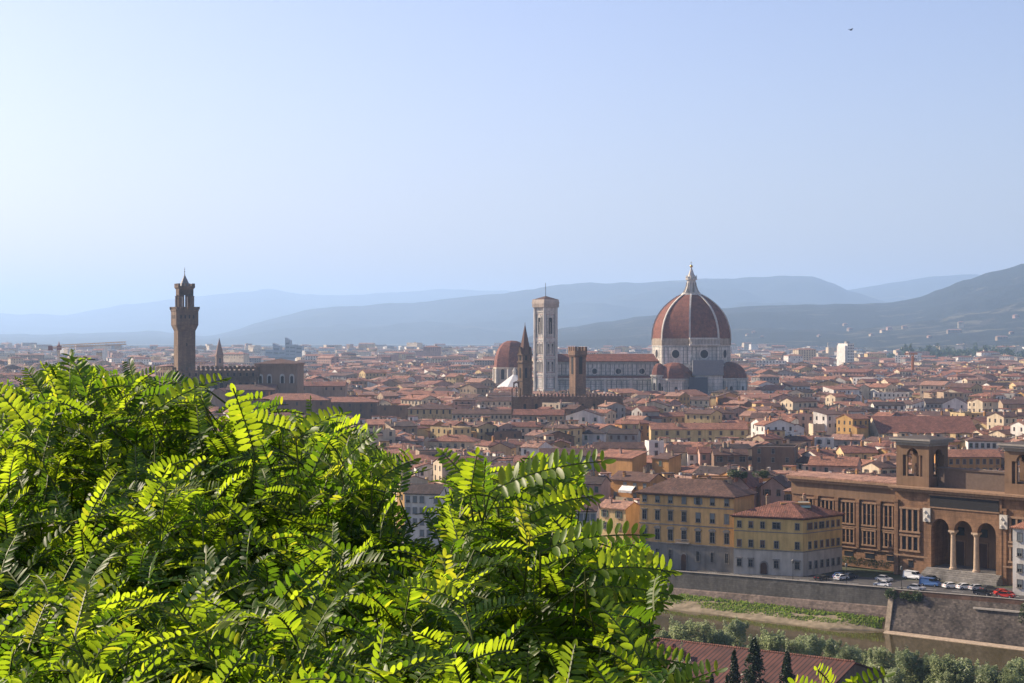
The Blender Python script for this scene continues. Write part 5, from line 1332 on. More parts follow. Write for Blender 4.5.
def slab_tower():
    Y = 2600.0; m = Y / F; z = lambda py: zrow(py, Y)
    o = thing('apartment_tower', 'tall white apartment slab standing alone in the far town right of dome', 'apartment tower', at(846.5, Y), R(22))
    b = MB(); b.box(-4, -9, -2, 7, 17, z(343.5)); b.box(-6.9, -7, -2, -4.02, 15, z(345.5))
    w = b.build('wall', WM['white'], o)
    s = MB()
    for i in range(7):
        for x in (-2.6, .2, 3.0, 5.6): s.box(x - .7, -9.15, z(343.5) - 4 - i * 4.2, x + .7, -8.9, z(343.5) - 1.8 - i * 4.2)
    s.build('balcony_strip', FARPANE, o)
    t = MB(); t.box(-2, -3, z(343.5), 3, 3, z(343.5) + 3); t.build('roof_house', WM['grey'], o)
    sees(839, 854, 359, Y)
slab_tower()

# ================================================================== THE TOWN: the rest, row behind row
rnd = random.Random(21)
def wchoice(pairs):
    x = rnd.random() * sum(p for _, p in pairs)
    for v_, p in pairs:
        x -= p
        if x <= 0: return v_
    return pairs[-1][0]
CITY = []
def blocked(X, Y, r):
    for hx, hy, hr in HOUSES:
        if abs(hx - X) < hr + r and abs(hy - Y) < hr + r and (hx - X) ** 2 + (hy - Y) ** 2 < (hr + r * .7) ** 2: return True
    return False
LM = [(691, 1300, 52), (640, 1310, 40), (600, 1312, 35), (560, 1312, 30), (545.6, 1270, 14), (577.6, 985, 9), (540, 975, 18), (570, 975, 18), (600, 975, 18), (525, 1010, 9), (512, 1480, 22), (514, 1340, 17), (160, 1020, 22), (183, 1020, 26), (215, 1020, 26), (245, 1020, 24), (280, 1030, 30), (219, 1720, 7)]
for px, Y_, r in LM: p = at(px, Y_); HOUSES.append((p.x, p.y, r))
Y = 494.0
while Y < 2300:
    stepY = 11.5 + (Y - 494) * 0.006
    X = -0.37 * Y + rnd.uniform(0, 8)
    while X < 0.42 * Y:
        w = rnd.uniform(7.5, 16) * (1.35 if Y > 1100 else 1) * (1.7 if rnd.random() < .10 else 1); d = rnd.uniform(8, 13) * (1.2 if Y > 1100 else 1)
        yy = Y + rnd.uniform(-4, 4)
        t_, s_ = inv_ts(X, yy)
        if s_ < -24 - (8 if t_ > 20 else 0) and not (t_ > -70 and t_ < 90 and s_ > -48) and not blocked(X, yy, w * .45):
            kk = min(1, max(0, (Y - 540) / 420)); h = 11.3 + 6.2 * kk * kk * (3 - 2 * kk) + 4.0 * noise.noise((X * .02, yy * .02, 5)) + rnd.gauss(0, 1.9) + (4.5 if rnd.random() < .06 else 0)
            h = max(8, h)
            px = 512 + X / yy * F; hw = w * .6 / yy * F
            roof = wchoice((('gx', 42), ('gy', 18), ('hip', 18), ('flat', 10), ('shed', 12)))
            rise = {'gx': d * .17, 'gy': w * .16, 'hip': min(w, d) * .16, 'shed': d * .16, 'flat': 0}[roof]
            ok = True
            for xl, xr, yb, Yp in PROTECT:
                if yy < Yp and px + hw > xl and px - hw < xr:
                    hmax = H - (yb - HY) * yy / F - rise - .5
                    if h > hmax:
                        h = hmax
                        if h < 6.5: ok = False; break
            if ok:
                rot = wchoice(((R(-41), 34), (R(-25), 18), (R(27), 32), (R(8), 16))) + rnd.gauss(0, .09)
                CITY.append(dict(x=X, y=yy, w=w, d=d, h=h, roof=roof, rise=rise, rot=rot, px=px, hw=hw,
                                 wall=wchoice((('cream', 26), ('white', 17), ('pale yellow', 13), ('tan', 11), ('grey', 8), ('pink', 9), ('ochre', 7), ('orange', 5), ('brown', 4))),
                                 rc=wchoice((('terracotta', 26), ('red', 22), ('brown', 26), ('faded', 14), ('dark', 12))), seed=rnd.randrange(10 ** 6)))
        X += w * .92 + rnd.uniform(0, 2.5) + (5 if rnd.random() < .08 else 0)
    Y += stepY
# which of them the picture shows: nearest first against a running skyline
TREE_TOP = [(0, 372), (55, 355), (80, 360), (205, 385), (240, 410), (320, 412), (400, 440), (440, 455), (520, 468), (590, 470), (640, 540), (690, 683)]
sky_ = [683.0] * 1100
for c in range(0, 690):
    for (a, ya), (b, yb) in zip(TREE_TOP, TREE_TOP[1:]):
        if a <= c <= b: sky_[c] = ya + (yb - ya) * (c - a) / (b - a)
for c in range(640, 1024): sky_[c] = 492.0
ev = [(h_['y'], h_, None) for h_ in CITY] + [(p[3] + 6, None, p) for p in PROTECT]
ev.sort(key=lambda e: e[0])
for yy, h_, p in ev:
    if p:
        for c in range(max(0, int(p[0])), min(1023, int(p[1])) + 1): sky_[c] = min(sky_[c], p[2] - 12)
        continue
    yt = HY + (H - h_['h'] - h_['rise'] * .6) * F / yy; area = 0
    for c in range(int(h_['px'] - h_['hw']), int(h_['px'] + h_['hw']) + 1):
        if 0 <= c < 1024:
            area += max(0, sky_[c] - yt); sky_[c] = min(sky_[c], yt)
    h_['area'] = area
seen_ = sorted([h_ for h_ in CITY if h_['area'] > 4], key=lambda q: -q['area'])
named = seen_[:215]
rest = [h_ for h_ in CITY if h_ not in named] if len(CITY) < 400 else None
ids = {id(q) for q in named}; rest = [q for q in CITY if id(q) not in ids]

def zone(px, y):
    z_ = [(250, 'below the town palace'), (340, 'right of town palace'), (440, 'left of cream palace'), (520, 'below the pointed spire'), (585, 'below the brick tower'),
          (650, 'before the marble nave'), (735, 'below the great dome'), (800, 'right of great dome'), (880, 'above the library wing'), (950, 'above left library tower'), (1030, 'above right library tower')]
    for lim, s in z_:
        if px < lim: return s
    return z_[-1][1]
def depth(y):
    return 'near river' if y < 640 else 'midtown' if y < 860 else 'far off' if y < 1150 else 'farthest'
RN = {'gx': 'gable roof', 'gy': 'front gable', 'hip': 'hipped roof', 'flat': 'flat roof', 'shed': 'shed roof'}
grp = {}
def annex_of(q):                               # a lower lean-to built against the front of every second house
    r2 = random.Random(q['seed'] + 5)
    if r2.random() < .5: return None
    aw = q['w'] * r2.uniform(.35, .65); x0 = r2.choice((-q['w'] / 2 + .1, q['w'] / 2 - aw - .1)); ad = r2.uniform(2.5, 4.5)
    return (x0, aw, ad - .01, q['h'] - r2.uniform(2.2, 4.5), -ad)
for q in named:
    size = 'wide' if q['w'] > 15 else 'narrow' if q['w'] < 9.5 else 'tall' if q['h'] > 15 else 'plain'
    core = f"{size} {q['wall']} house, {q['rc']} {RN[q['roof']]}, {zone(q['px'], q['y'])}, {depth(q['y'])}" if q['roof'] != 'flat' else f"{size} {q['wall']} house, flat roof, {zone(q['px'], q['y'])}, {depth(q['y'])}"
    q['core'] = core; grp.setdefault(core, []).append(q)
ORD = ['leftmost', 'second from left', 'third from left', 'fourth from left', 'fifth from left', 'sixth from left', 'seventh from left', 'eighth from left']
for core, L in grp.items():
    L.sort(key=lambda q: q['px'])
    for i, q in enumerate(L): q['label'] = core if len(L) == 1 else core + ', ' + ORD[min(i, 7)]
for q in named:
    near = q['y'] < 640
    n = max(1, int(q['w'] / 3.2)); nd = max(1, int(q['d'] / 3.6))
    house(q['label'], (q['x'], q['y'], 0), q['rot'], q['w'], q['d'], q['h'], q['roof'], q['rise'], q['wall'], q['rc'], (n, 3 if near else 2), near, (nd if q['rot'] > .2 else 0, nd if q['rot'] < -.2 else 0),
          chim=1 if q['y'] > 800 else 2, seed=q['seed'], group='houses of the old town', winz0=q['h'] - 2.7, annex=annex_of(q))
# all the others: one dense mass of roofs
WL = list(WALLC); RL = list(ROOFC)
def mass(name, label, L, scale=1.0):
    mb = MB(); nw = len(WL)
    for q in L:
        r2 = random.Random(q['seed']); M = rz(q['x'], q['y'], 0, q['rot'])
        s = MB(); wall_geo(s, q['w'], q['d'], q['h'], q['roof'], q['rise'], WL.index(q['wall'])); roof_geo(s, q['w'], q['d'], q['h'], q['roof'], q['rise'], .5, .25, nw + RL.index(q['rc']))
        an = annex_of(q)
        if an:
            wall_geo(s, an[1], an[2], an[3], 'shed', .9, r2.randrange(nw), an[0], an[4]); roof_geo(s, an[1], an[2], an[3], 'shed', .9, .4, .25, nw + r2.randrange(5), an[0], an[4])
        n = max(1, int(q['w'] / 3.3))
        for rr in range(2):
            z = q['h'] - 2.7 - rr * 3.3
            for c in range(n):
                if r2.random() < .2: continue
                x = -q['w'] / 2 + q['w'] * (c + .5) / n; s.box(x - .5, -.06, z, x + .5, .05, z + 1.7, nw + len(RL))
            if q['rot'] > .2:
                for c in range(2): y = q['d'] * (c + .5) / 2; s.box(-q['w'] / 2 - .06, y - .5, z, -q['w'] / 2 + .05, y + .5, z + 1.7, nw + len(RL))
        for _ in range(r2.randint(0, 3)):
            x, y = r2.uniform(-.4, .4) * q['w'], r2.uniform(.1, .9) * q['d']; zz = roof_z(q['roof'], q['w'], q['d'], q['h'], q['rise'], x, y)
            s.box(x - .4, y - .4, zz - .8, x + .4, y + .4, zz + r2.uniform(.8, 1.8), r2.choice([0, 4, 7, 1]))
        if q['y'] < 1200:
            for _ in range(r2.randint(0, 2)):
                x, y = r2.uniform(-.4, .4) * q['w'], r2.uniform(.2, .8) * q['d']; zz = roof_z(q['roof'], q['w'], q['d'], q['h'], q['rise'], x, y)
                s.box(x - .05, y - .05, zz - .3, x + .05, y + .05, zz + 2.6, nw + len(RL)); s.box(x - .7, y - .04, zz + 2.2, x + .7, y + .04, zz + 2.3, nw + len(RL))
        if r2.random() < .2:                              # altana on the roof
            x, y = r2.uniform(-.25, .25) * q['w'], q['d'] * .5; zz = roof_z(q['roof'], q['w'], q['d'], q['h'], q['rise'], x, y)
            s.box(x - 1.8, y - 1.6, zz - 2, x + 1.8, y + 1.6, zz + 2.0, r2.choice([0, 4, 1])); s.box(x - 2.1, y - 1.9, zz + 2.0, x + 2.1, y + 1.9, zz + 2.3, nw + r2.randrange(5)); s.box(x - .6, y - 1.66, zz + .3, x + .6, y - 1.5, zz + 1.6, nw + len(RL))
        o = len(mb.v); Mv = [M @ Vector(p) for p in s.v]
        mb.v.extend(tuple(p) for p in Mv); mb.f.extend(tuple(i + o for i in f) for f in s.f); mb.m.extend(s.m)
    tag(mb.build(name, [WM[n] for n in WL] + [RM[n] for n in RL] + [FARPANE]), label, 'town', kind='stuff')
mass('town_roofs', 'dense mass of red tiled roofs of the old town', rest)

# beyond the old town: apartment blocks of the plain
FAR = []
Y = 2300.0
while Y < 5700:
    X = -0.38 * Y
    while X < 0.42 * Y:
        w = rnd.uniform(14, 46); d = rnd.uniform(11, 20); yy = Y + rnd.uniform(-30, 30); h = max(7, rnd.gauss(16, 4) + (12 if rnd.random() < .05 else 0) + (3 if Y > 4000 else 0))
        px = 512 + X / yy * F
        dens = .72 + .5 * noise.noise((X * .002, yy * .002, 1))
        if px > 860 and yy > 3300: dens *= .35
        if rnd.random() < dens and not (262 < px < 308 and yy < 4300) and not (836 < px < 857 and yy < 2650):
            old = yy < 3000
            roof = wchoice((('flat', 30 if old else 75), ('gx', 35 if old else 15), ('hip', 35 if old else 10)))
            FAR.append(dict(x=X, y=yy, w=w, d=d, h=h, roof=roof, rise=0 if roof == 'flat' else 2.2, rot=rnd.choice([R(-40), R(24), R(8), R(-10), R(28)]) + rnd.gauss(0, .1), px=px,
                            wall=wchoice((('white', 30), ('cream', 30), ('pale yellow', 12), ('pink', 10), ('tan', 6), ('grey', 12))), rc='pale' if roof == 'flat' else wchoice((('terracotta', 30), ('faded', 40), ('red', 15), ('brown', 15))), seed=rnd.randrange(10 ** 6)))
        X += w * 1.05 + rnd.uniform(0, 26)
    Y += 20 + (Y - 2300) * .010
ap = sorted([q for q in FAR if 300 < q['px'] < 1024 and q['h'] > 17 and q['y'] < 4200], key=lambda q: -q['w'] * q['h'] / q['y'] ** 2)[:34]
ids = {id(q) for q in ap}
used = {}
for q in sorted(ap, key=lambda q: q['px']):
    col = {'white': 'white', 'cream': 'cream', 'pale yellow': 'pale yellow', 'pink': 'pink', 'tan': 'tan', 'grey': 'grey'}[q['wall']]
    place = ('left of the pointed spire' if q['px'] < 500 else 'between marble tower and dome' if q['px'] < 690 else 'right of the great dome' if q['px'] < 840 else 'right of white slab')
    q['core'] = f"hazy {col} apartment block {place}"
    used.setdefault(q['core'], []).append(q)
O10 = ['leftmost', 'second from left', 'third from left', 'fourth from left', 'fifth from left', 'sixth from left', 'seventh from left', 'eighth from left', 'ninth from left', 'tenth from left']
for core, L in used.items():
    for i, q in enumerate(L):
        q['label'] = core if len(L) == 1 else core + ', ' + O10[min(i, 9)]
        house(q['label'], (q['x'], q['y'], 0), q['rot'], q['w'], q['d'], q['h'], q['roof'], q['rise'], q['wall'], q['rc'], (max(2, int(q['w'] / 4)), 5), False, (2, 2), chim=0, seed=q['seed'], group='apartment blocks of the plain', name='apartment_block', cat='apartment block', wrand=False, wh=1.9, ww=1.6)
mass('distant_town', 'hazy spread of pale buildings across the plain to the hills', [q for q in FAR if id(q) not in ids])

# villas on the hillsides
from mathutils.bvhtree import BVHTree
HB = [BVHTree.FromPolygons([tuple(v.co) for v in o.data.vertices], [tuple(p.vertices) for p in o.data.polygons]) for o in COL.objects if o.name.startswith('hills')]
def hit(px, py):                               # where the sight line meets the hillside
    d = Vector(((px - 512) / F, 1, -(py - HY) / F)).normalized(); best = None
    for b in HB:
        r = b.ray_cast(Vector((0, 0, H)), d)
        if r[0] is not None and (best is None or r[3] < best[1]): best = (r[0], r[3])
    return tuple(best[0] - Vector((0, 0, 6))) if best else tuple(at(px, 5500, 20))
for i, (px, py, lab) in enumerate(((851, 331, 'tiny villa on the lower green slope right of dome'), (884, 333, 'pale villa among fields halfway along the right slope'), (890, 330, 'second villa just above another on the right slope'), (905, 329, 'small farmhouse on the slope left of the convent'),
                                   (955, 333, 'long pale hillside convent on the right slope'), (961, 328, 'tower like house beside the long pale convent'), (1017, 318, 'pale villa high up at the right edge of the hill'), (846, 326, 'pale villa high on the slope above white apartment slab'), (1003, 340, 'low house at the foot of the right hill'), (748, 336, 'pale house at the foot of hills just right of dome'), (754, 333, 'tan farmhouse above the pale house right of dome'), (762, 338, 'small cottage right of the tan farmhouse by the dome'), (820, 337, 'small pale villa on the slope left of white apartment slab'), (872, 336, 'little cottage on the slope right of white apartment slab'), (930, 338, 'cream villa above the dark wood belt'), (1012, 334, 'pale house at the far right hill foot above the wood'))):
    w = {4: 48, 8: 36}.get(i, 18 if i < 9 else 9 + (i * 7) % 6)
    house(lab, hit(px, py), R(28 - (i * 7) % 40), w, 14, 26 if i == 5 else 16 if i < 9 else 12, 'hip', 2.5, ('tan', 'cream', 'pink', 'tan')[i % 4], 'faded', (4, 2), False, (2, 0), chim=0, name='hillside_villa', cat='villa', group='villas on the hill slopes', ww=1.8, wh=2.4, seed=i)
# ================================================================== VEGETATION
def tree_mesh(seed, kind):
    rnd = random.Random(seed); cr = MB(); tk = MB()
    if kind == 'willow':
        hgt = rnd.uniform(6.5, 8.5)
        tk.tube([(0, 0, -1.5), (.1, 0, 1.5), (-.1, .1, hgt * .7)], [.28, .22, .05], 7)
        for i in range(rnd.randint(7, 10)):
            a = rnd.uniform(0, 6.28); r = rnd.uniform(.3, 2.4); z = rnd.uniform(1.2, hgt - 1.6); r *= 1.1 - z / hgt * .6
            c = (r * math.cos(a), r * math.sin(a), z); tk.tube([(0, 0, max(.4, z - 1.5)), (c[0] * .6, c[1] * .6, z - .4), c], [.1, .07, .02], 5)
            leaf_cloud(cr, rnd, c, (rnd.uniform(.8, 1.5), rnd.uniform(.8, 1.5), rnd.uniform(1.1, 1.9)), 520, .18, shell=.3)
        for i in range(14):                               # upright sprays at the top
            a = rnd.uniform(0, 6.28); r = rnd.uniform(0, 1.8); z = hgt - rnd.uniform(.6, 2.4)
            leaf_cloud(cr, rnd, (r * math.cos(a), r * math.sin(a), z), (.3, .3, rnd.uniform(.7, 1.3)), 90, .16, shell=.15)
    elif kind == 'cypress':
        hgt = 13.0
        tk.tube([(0, 0, -1.5), (0, 0, hgt * .8)], [.25, .05], 7)
        for i in range(60):
            z = hgt * (i + .5) / 60; r = 1.45 * (math.sin(min(1, z / hgt * 1.9) * math.pi / 2) ** .7) * (1 - (z / hgt) ** 2.2) + .12
            for k_ in range(3):
                a = rnd.uniform(0, 6.28); q = r * rnd.uniform(.45, .8)
                leaf_cloud(cr, rnd, (q * math.cos(a), q * math.sin(a), z), (r * .35 + .1, r * .35 + .1, .55), 26, .16, shell=.5)
    else:
        hgt = rnd.uniform(7, 9)
        tk.tube([(0, 0, -1.5), (.1, .1, 2.5), (0, 0, hgt * .7)], [.3, .24, .06], 7)
        for i in range(11):
            a = rnd.uniform(0, 6.28); r = rnd.uniform(.5, 2.4); z = rnd.uniform(hgt * .45, hgt * .9)
            c = (r * math.cos(a), r * math.sin(a), z); tk.tube([(0, 0, 2.2), (c[0] * .6, c[1] * .6, z - .6), c], [.14, .08, .02], 5)
            leaf_cloud(cr, rnd, c, (rnd.uniform(1, 1.7), rnd.uniform(1, 1.7), rnd.uniform(.8, 1.3)), 190, .28, shell=.45)
    return cr, tk
BARK = plain('bark', (0.075, 0.058, 0.042), .95, var=.3)
LM3 = {'willow': [leafmat('willow_a', (0.22, 0.27, 0.12), .6), leafmat('willow_b', (0.29, 0.34, 0.16), .6), leafmat('willow_c', (0.36, 0.40, 0.22), .6)],
       'cypress': [leafmat('cypress_a', (0.014, 0.026, 0.010), .15), leafmat('cypress_b', (0.022, 0.038, 0.014), .15), leafmat('cypress_c', (0.03, 0.05, 0.016), .15)],
       'round': [leafmat('round_a', (0.035, 0.06, 0.016), .3), leafmat('round_b', (0.055, 0.09, 0.022), .3), leafmat('round_c', (0.08, 0.11, 0.03), .3)]}
TM = {}
def plant(kind, variant, name, label, cat, loc, sc=1.0, rot=0.0, group=None):
    key = (kind, variant)
    if key not in TM:
        cr, tk = tree_mesh(variant * 7 + len(kind), kind); ms = []
        for nme, b, mats in (('crown', cr, LM3[kind]), ('trunk', tk, [BARK])):
            me = bpy.data.meshes.new(nme); me.from_pydata(b.v, [], b.f)
            for x in mats: me.materials.append(x)
            if len(mats) > 1: me.polygons.foreach_set('material_index', b.m)
            me.update(); ms.append(me)
        TM[key] = ms
    root = thing(name, label, cat, loc, rot, group); root.scale = (sc,) * 3 if isinstance(sc, (int, float)) else sc
    link('crown', TM[key][0], root); link('trunk', TM[key][1], root)
    return root
# willows along the near bank: column, row of the crown top
wl = [(664, 632, 1), (684, 624, 1), (703, 622, 1.1), (722, 630, .9), (736, 621, 1.05), (757, 634, .9), (775, 633, 1), (797, 640, .9), (812, 634, 1), (830, 640, .85), (846, 642, .95), (866, 651, .8),
      (884, 648, .95), (905, 651, 1), (926, 652, 1), (944, 657, 1), (962, 658, 1), (985, 666, .95), (1006, 664, 1), (1024, 659, 1.1), (672, 648, .8), (895, 668, .8), (952, 672, .85), (1010, 676, .9)]
wl.sort()
words = ['bushy', 'slim', 'ragged', 'tall', 'low', 'rounded']
OT = ['first', 'second', 'third', 'fourth', 'fifth', 'sixth', 'seventh', 'eighth', 'ninth', 'tenth', 'eleventh', 'twelfth', 'thirteenth', 'fourteenth', 'fifteenth', 'sixteenth', 'seventeenth', 'eighteenth', 'nineteenth', 'twentieth', 'twenty first', 'twenty second', 'twenty third', 'twenty fourth']
for i, (px, py, sc) in enumerate(wl):
    # walk back along the sight line until the tree of this size would stand on the bank
    best = None
    for Yt in np.arange(250, 420, 1.0):
        p = at(px, Yt); t_, s_ = inv_ts(p.x, p.y)
        if 60 < s_ < 92:
            e = abs(zrow(py, Yt) - 8.0 * sc - profile(s_, t_))
            if best is None or e < best[0]: best = (e, Yt, s_, t_)
    e, Yt, s_, t_ = best; g = profile(s_, t_); k_ = max(.5, (zrow(py - 3, Yt) - g) / 8.0)
    plant('willow', i % 5, 'willow_bush', f'grey green willow bush on the near bank, {OT[i]} from the left', 'bush', (at(px, Yt).x, Yt, g - .3), (k_ * 1.4, k_ * 1.4, k_ * 1.05), i * 1.3, 'willows on the near river bank')
# cypresses and slope trees before the tiled roof
for px, py, Yc, wd, lab in ((754, 641, 268, 1.12, 'tallest dark cypress in front of the tiled roof'), (734, 653, 262, .75, 'slim dark cypress just left of the tallest one'), (787, 654, 265, .9, 'dark cypress right of the tallest one before the tiled roof'),
                            (712, 676, 258, .6, 'small dark cypress tip at the bottom of the tiled roof'), (727, 677, 256, .5, 'tiny dark cypress tip between the slim one and the small one')):
    p = at(px, Yc); t_, s_ = inv_ts(p.x, p.y); g = profile(s_, t_); k_ = (zrow(py, Yc) - g + 1) / 13.0
    plant('cypress', 1, 'cypress_tree', lab, 'cypress', (p.x, p.y, g - 1), (k_ * wd * 1.25, k_ * wd * 1.25, k_), px, 'cypresses before the tiled roof')
for px, py, Yc, lab in ((682, 655, 255, 'pale thin bush in front of left end of the tiled roof'),):
    p = at(px, Yc); t_, s_ = inv_ts(p.x, p.y); g = profile(s_, t_); k_ = (zrow(py, Yc) - g) / 8.0
    plant('willow', 2, 'thin_bush', lab, 'bush', (p.x, p.y, g), (k_ * .5, k_ * .5, k_), 1.0)
# the tiled roof below the viewpoint
def near_house():
    A, B = Vector((22.0, 325.0)), Vector((57.5, 299.0)); d = B - A; rot = math.atan2(d.y, d.x); L = d.length; c = (A + B) / 2
    D = 24.0; n = Vector((d.y, -d.x)).normalized(); f = c + n * D / 2
    g = -3.2; h = 1.2 - g; rise = 3.6
    root = thing('tiled_house', 'long house with old brown tiled roof and one red chimney beyond the cypresses', 'house', (f.x, f.y, g), rot)
    mb = MB(); wall_geo(mb, L, D, h, 'gx', rise); mb.build('wall', WM['brown'], root)
    k = NT('pantiles'); v = k.coords(kind='Object')
    br = k.n('ShaderNodeTexBrick'); br.offset = 0.0
    br.inputs['Color1'].default_value = (0.13, 0.052, 0.036, 1); br.inputs['Color2'].default_value = (0.085, 0.04, 0.032, 1); br.inputs['Mortar'].default_value = (0.035, 0.022, 0.02, 1)
    br.inputs['Scale'].default_value = 1.0; br.inputs['Brick Width'].default_value = .85; br.inputs['Row Height'].default_value = 40.0; br.inputs['Mortar Size'].default_value = .2; br.inputs['Mortar Smooth'].default_value = .7
    k.l(v, br.inputs['Vector'])
    a = k.mix(.7, br.outputs['Color'], k.ramp(k.noise(v, .3, 6), [(.3, (.6, .6, .6)), (.7, (1.35, 1.25, 1.2))]), 'MULTIPLY')
    k.bump(br.outputs['Fac'], -.8, .12)
    rb = MB(); roof_geo(rb, L, D, h, 'gx', rise, .6, .3)
    rf = rb.build('roof', k.done(a, .9), root)
    rr = MB(); rr.tube([(-L / 2, D / 2, h + rise + .32), (L / 2, D / 2, h + rise + .32)], .22, 8); rr.build('ridge_tiles', RMN['red'], rf)
    for x, y, s_, cm in ((-8.2, 6.0, 1.0, 'terracotta'), (-13.5, 8.2, .7, 'red'), (-11.2, 8.6, .45, 'faded')):
        z = h + rise * y / 12
        cb = MB(); chimney_geo(cb, x, y, z, 1.3 * s_, 1.4 * s_, 0, 1); cb.build('chimney', [plaster('chimney_red', (.30, .10, .06)), RMN['red']], rf)
    for x in (-12, -4, 4, 12): add_window(root, 'shuttered', 1, 1.6, x, 0, h - 2.6, 0)
near_house()
# ivy and bushes on the bastion
rnd = random.Random(77)
for i, (t0, s0, z0, r, lab) in enumerate(((19.2, 3.4, -.3, (1.3, .8, 1.6), 'dark hanging bush at the corner of the stone bastion'), (23.2, 3.4, -.5, (1.6, .7, 1.3), 'second bush hanging from the bastion parapet'), (26.2, 3.5, -.6, (1.2, .7, 1.4), 'third bush hanging from the bastion, the palest'), (52.6, 3.4, -1.2, (1.2, .9, 2.4), 'green bush hanging at the far right end of the bastion'))):
    p = ts(t0, s0, z0); root = thing('wall_bush', lab, 'bush', p, HD, 'bushes hanging from the bastion'); mb = MB()
    for k_ in range(5): leaf_cloud(mb, rnd, (rnd.uniform(-.8, .8) * r[0], rnd.uniform(-.3, .3), rnd.uniform(-.6, .4) * r[2]), (r[0] * .7, r[1], r[2] * .6), 130, .2)
    mb.build('foliage', LM3['round'], root)
# roof terrace plants
for i, (px, py, Yc, r, lab) in enumerate(((736, 474, 525, (3.2, 1.8, 1.8), 'leafy green bush on the roof terrace of the orange house'), (745, 475, 524, (1.6, 1.2, 1.2), 'small bush in the middle of the roof terrace'), (761, 475, 523, (3.0, 1.6, 1.7), 'light green bush at the right end of the roof terrace'))):
    p = at(px, Yc, zrow(py, Yc)); root = thing('terrace_shrub', lab, 'shrub', (p.x, p.y, p.z - 1.2), 0, 'plants on the roof terrace'); mb = MB(); q = MB()
    for k_ in range(5): leaf_cloud(mb, rnd, (rnd.uniform(-.5, .5) * r[0], rnd.uniform(-.5, .5), 1.2 + rnd.uniform(-.3, .4)), (r[0] * .5, r[1] * .7, r[2] * .6), 150, .25)
    mb.build('foliage', LM3['round'], root); q.lathe([(.5, -1.0), (.7, .2), (.6, .25)], 10); q.build('pot', RM['terracotta'], root)
# garden trees between the roofs
def tree_at(px, ptop, hgt, label, kind='round', v_=0, wide=1.0, nm='garden_tree', grp='trees between the houses'):
    Yt = (H - hgt) * F / (ptop - HY); k_ = hgt / 8.0
    plant(kind, v_, nm, label, 'tree', (*at(px, Yt)[:2], 0), (k_ * wide, k_ * wide, k_), px, grp)
tree_at(699, 407, 17, 'bright green tree before the cathedral apse', v_=1, wide=.7)
tree_at(690, 409, 16, 'green tree left of the one before the cathedral apse', v_=2, wide=.7)
tree_at(706, 408.5, 16, 'green tree right of the one before the cathedral apse', v_=3, wide=.6)
for i, (px, py) in enumerate(((455, 372), (448, 374), (412, 369), (460, 374), (776, 371), (783, 369), (797, 372), (829, 368), (906, 366), (947, 370), (951, 372), (575, 371), (388, 370), (352, 372), (872, 364))):
    tree_at(px, py, 15, f'small dark green tree among far roofs, {OT[i]} listed from the bell tower outward' if False else f'far dark green tree, {["wide one left of the spires", "left neighbour of the wide one", "one by the hazy apartment blocks", "right neighbour of the wide one", "first right of the great dome", "second right of the great dome", "third right of the great dome", "one below the white slab", "one by the orange mast", "one right of the orange mast", "rightmost by the orange mast", "one behind the nave", "one above the bright cream palace", "one above the massive dark block", "one between slab and orange mast"][i]}', v_=i % 4, wide=1.3)
# the dark wood at the foot of the right hills: one mass
def wood():
    rnd = random.Random(9); mb = MB()
    for i in range(420):
        px = rnd.uniform(868, 1130) if i < 330 else rnd.uniform(690, 900); Yt = rnd.uniform(3300, 4300) if i < 330 else rnd.uniform(4300, 5600)
        hh = rnd.uniform(14, 30) * (1.15 if px > 900 else .7); p = at(px, Yt); r = rnd.uniform(7, 14)
        if rnd.random() < .25: r *= .45; hh *= 1.2
        for _ in range(26):
            leaf_cloud(mb, rnd, (p.x + rnd.uniform(-.6, .6) * r, p.y, hh * rnd.uniform(.35, .95)), (r * .4, r * .4, hh * .16), 5, 2.6, shell=.2)
    tag(mb.build('distant_wood', LM3['round']), 'dark belt of trees at the foot of the right hills', 'wood', kind='stuff')
wood()
# bird
p = at(851, 160.0, zrow(30, 160.0))
root = thing('bird', 'single small dark bird flying high in the blue sky', 'bird', p, R(25))
b = MB()
b.lathe([(.004, -.17), (.035, -.1), (.05, 0), (.038, .1), (.02, .15), (.003, .2)], 8, 0, 0, (0, 0), Matrix.Rotation(R(80), 4, 'Y'))
for s in (-1, 1): b.loft([[(-.05, 0, .0), (.07, 0, .0), (.07, 0, .012), (-.05, 0, .012)], [(-.03, s * .2, .12), (.06, s * .2, .12), (.06, s * .2, .13), (-.03, s * .2, .13)], [(-.06, s * .42, .06), (-.03, s * .42, .06), (-.03, s * .42, .065), (-.06, s * .42, .065)]])
b.build('body', plain('bird_feathers', (.02, .02, .022), .8), root)
# ================================================================== THE LOCUST TREE IN FRONT
POLY = [(-460, 372), (-60, 384), (0, 380), (22, 370), (45, 360), (60, 352), (76, 352), (95, 373), (128, 366), (160, 380), (200, 372), (220, 380), (205, 400), (190, 412), (228, 424), (238, 404), (262, 400), (285, 412), (318, 414), (345, 408), (345, 418),
        (330, 428), (372, 434), (415, 455), (408, 464), (394, 475), (398, 505), (402, 545), (424, 552), (446, 528), (440, 505), (430, 475), (440, 455), (470, 464), (510, 468), (556, 456), (588, 460), (598, 470), (586, 482), (592, 494), (575, 506), (558, 522), (594, 538), (628, 530),
        (632, 538), (628, 550), (662, 566), (664, 576), (646, 582), (664, 590), (660, 600), (636, 616), (652, 626), (640, 646), (684, 666), (694, 690), (710, 900), (-460, 900)]
def inside(x, y, poly=POLY):
    c = False; n = len(poly); j = n - 1
    for i in range(n):
        xi, yi = poly[i]; xj, yj = poly[j]
        if (yi > y) != (yj > y) and x < (xj - xi) * (y - yi) / (yj - yi) + xi: c = not c
        j = i
    return c
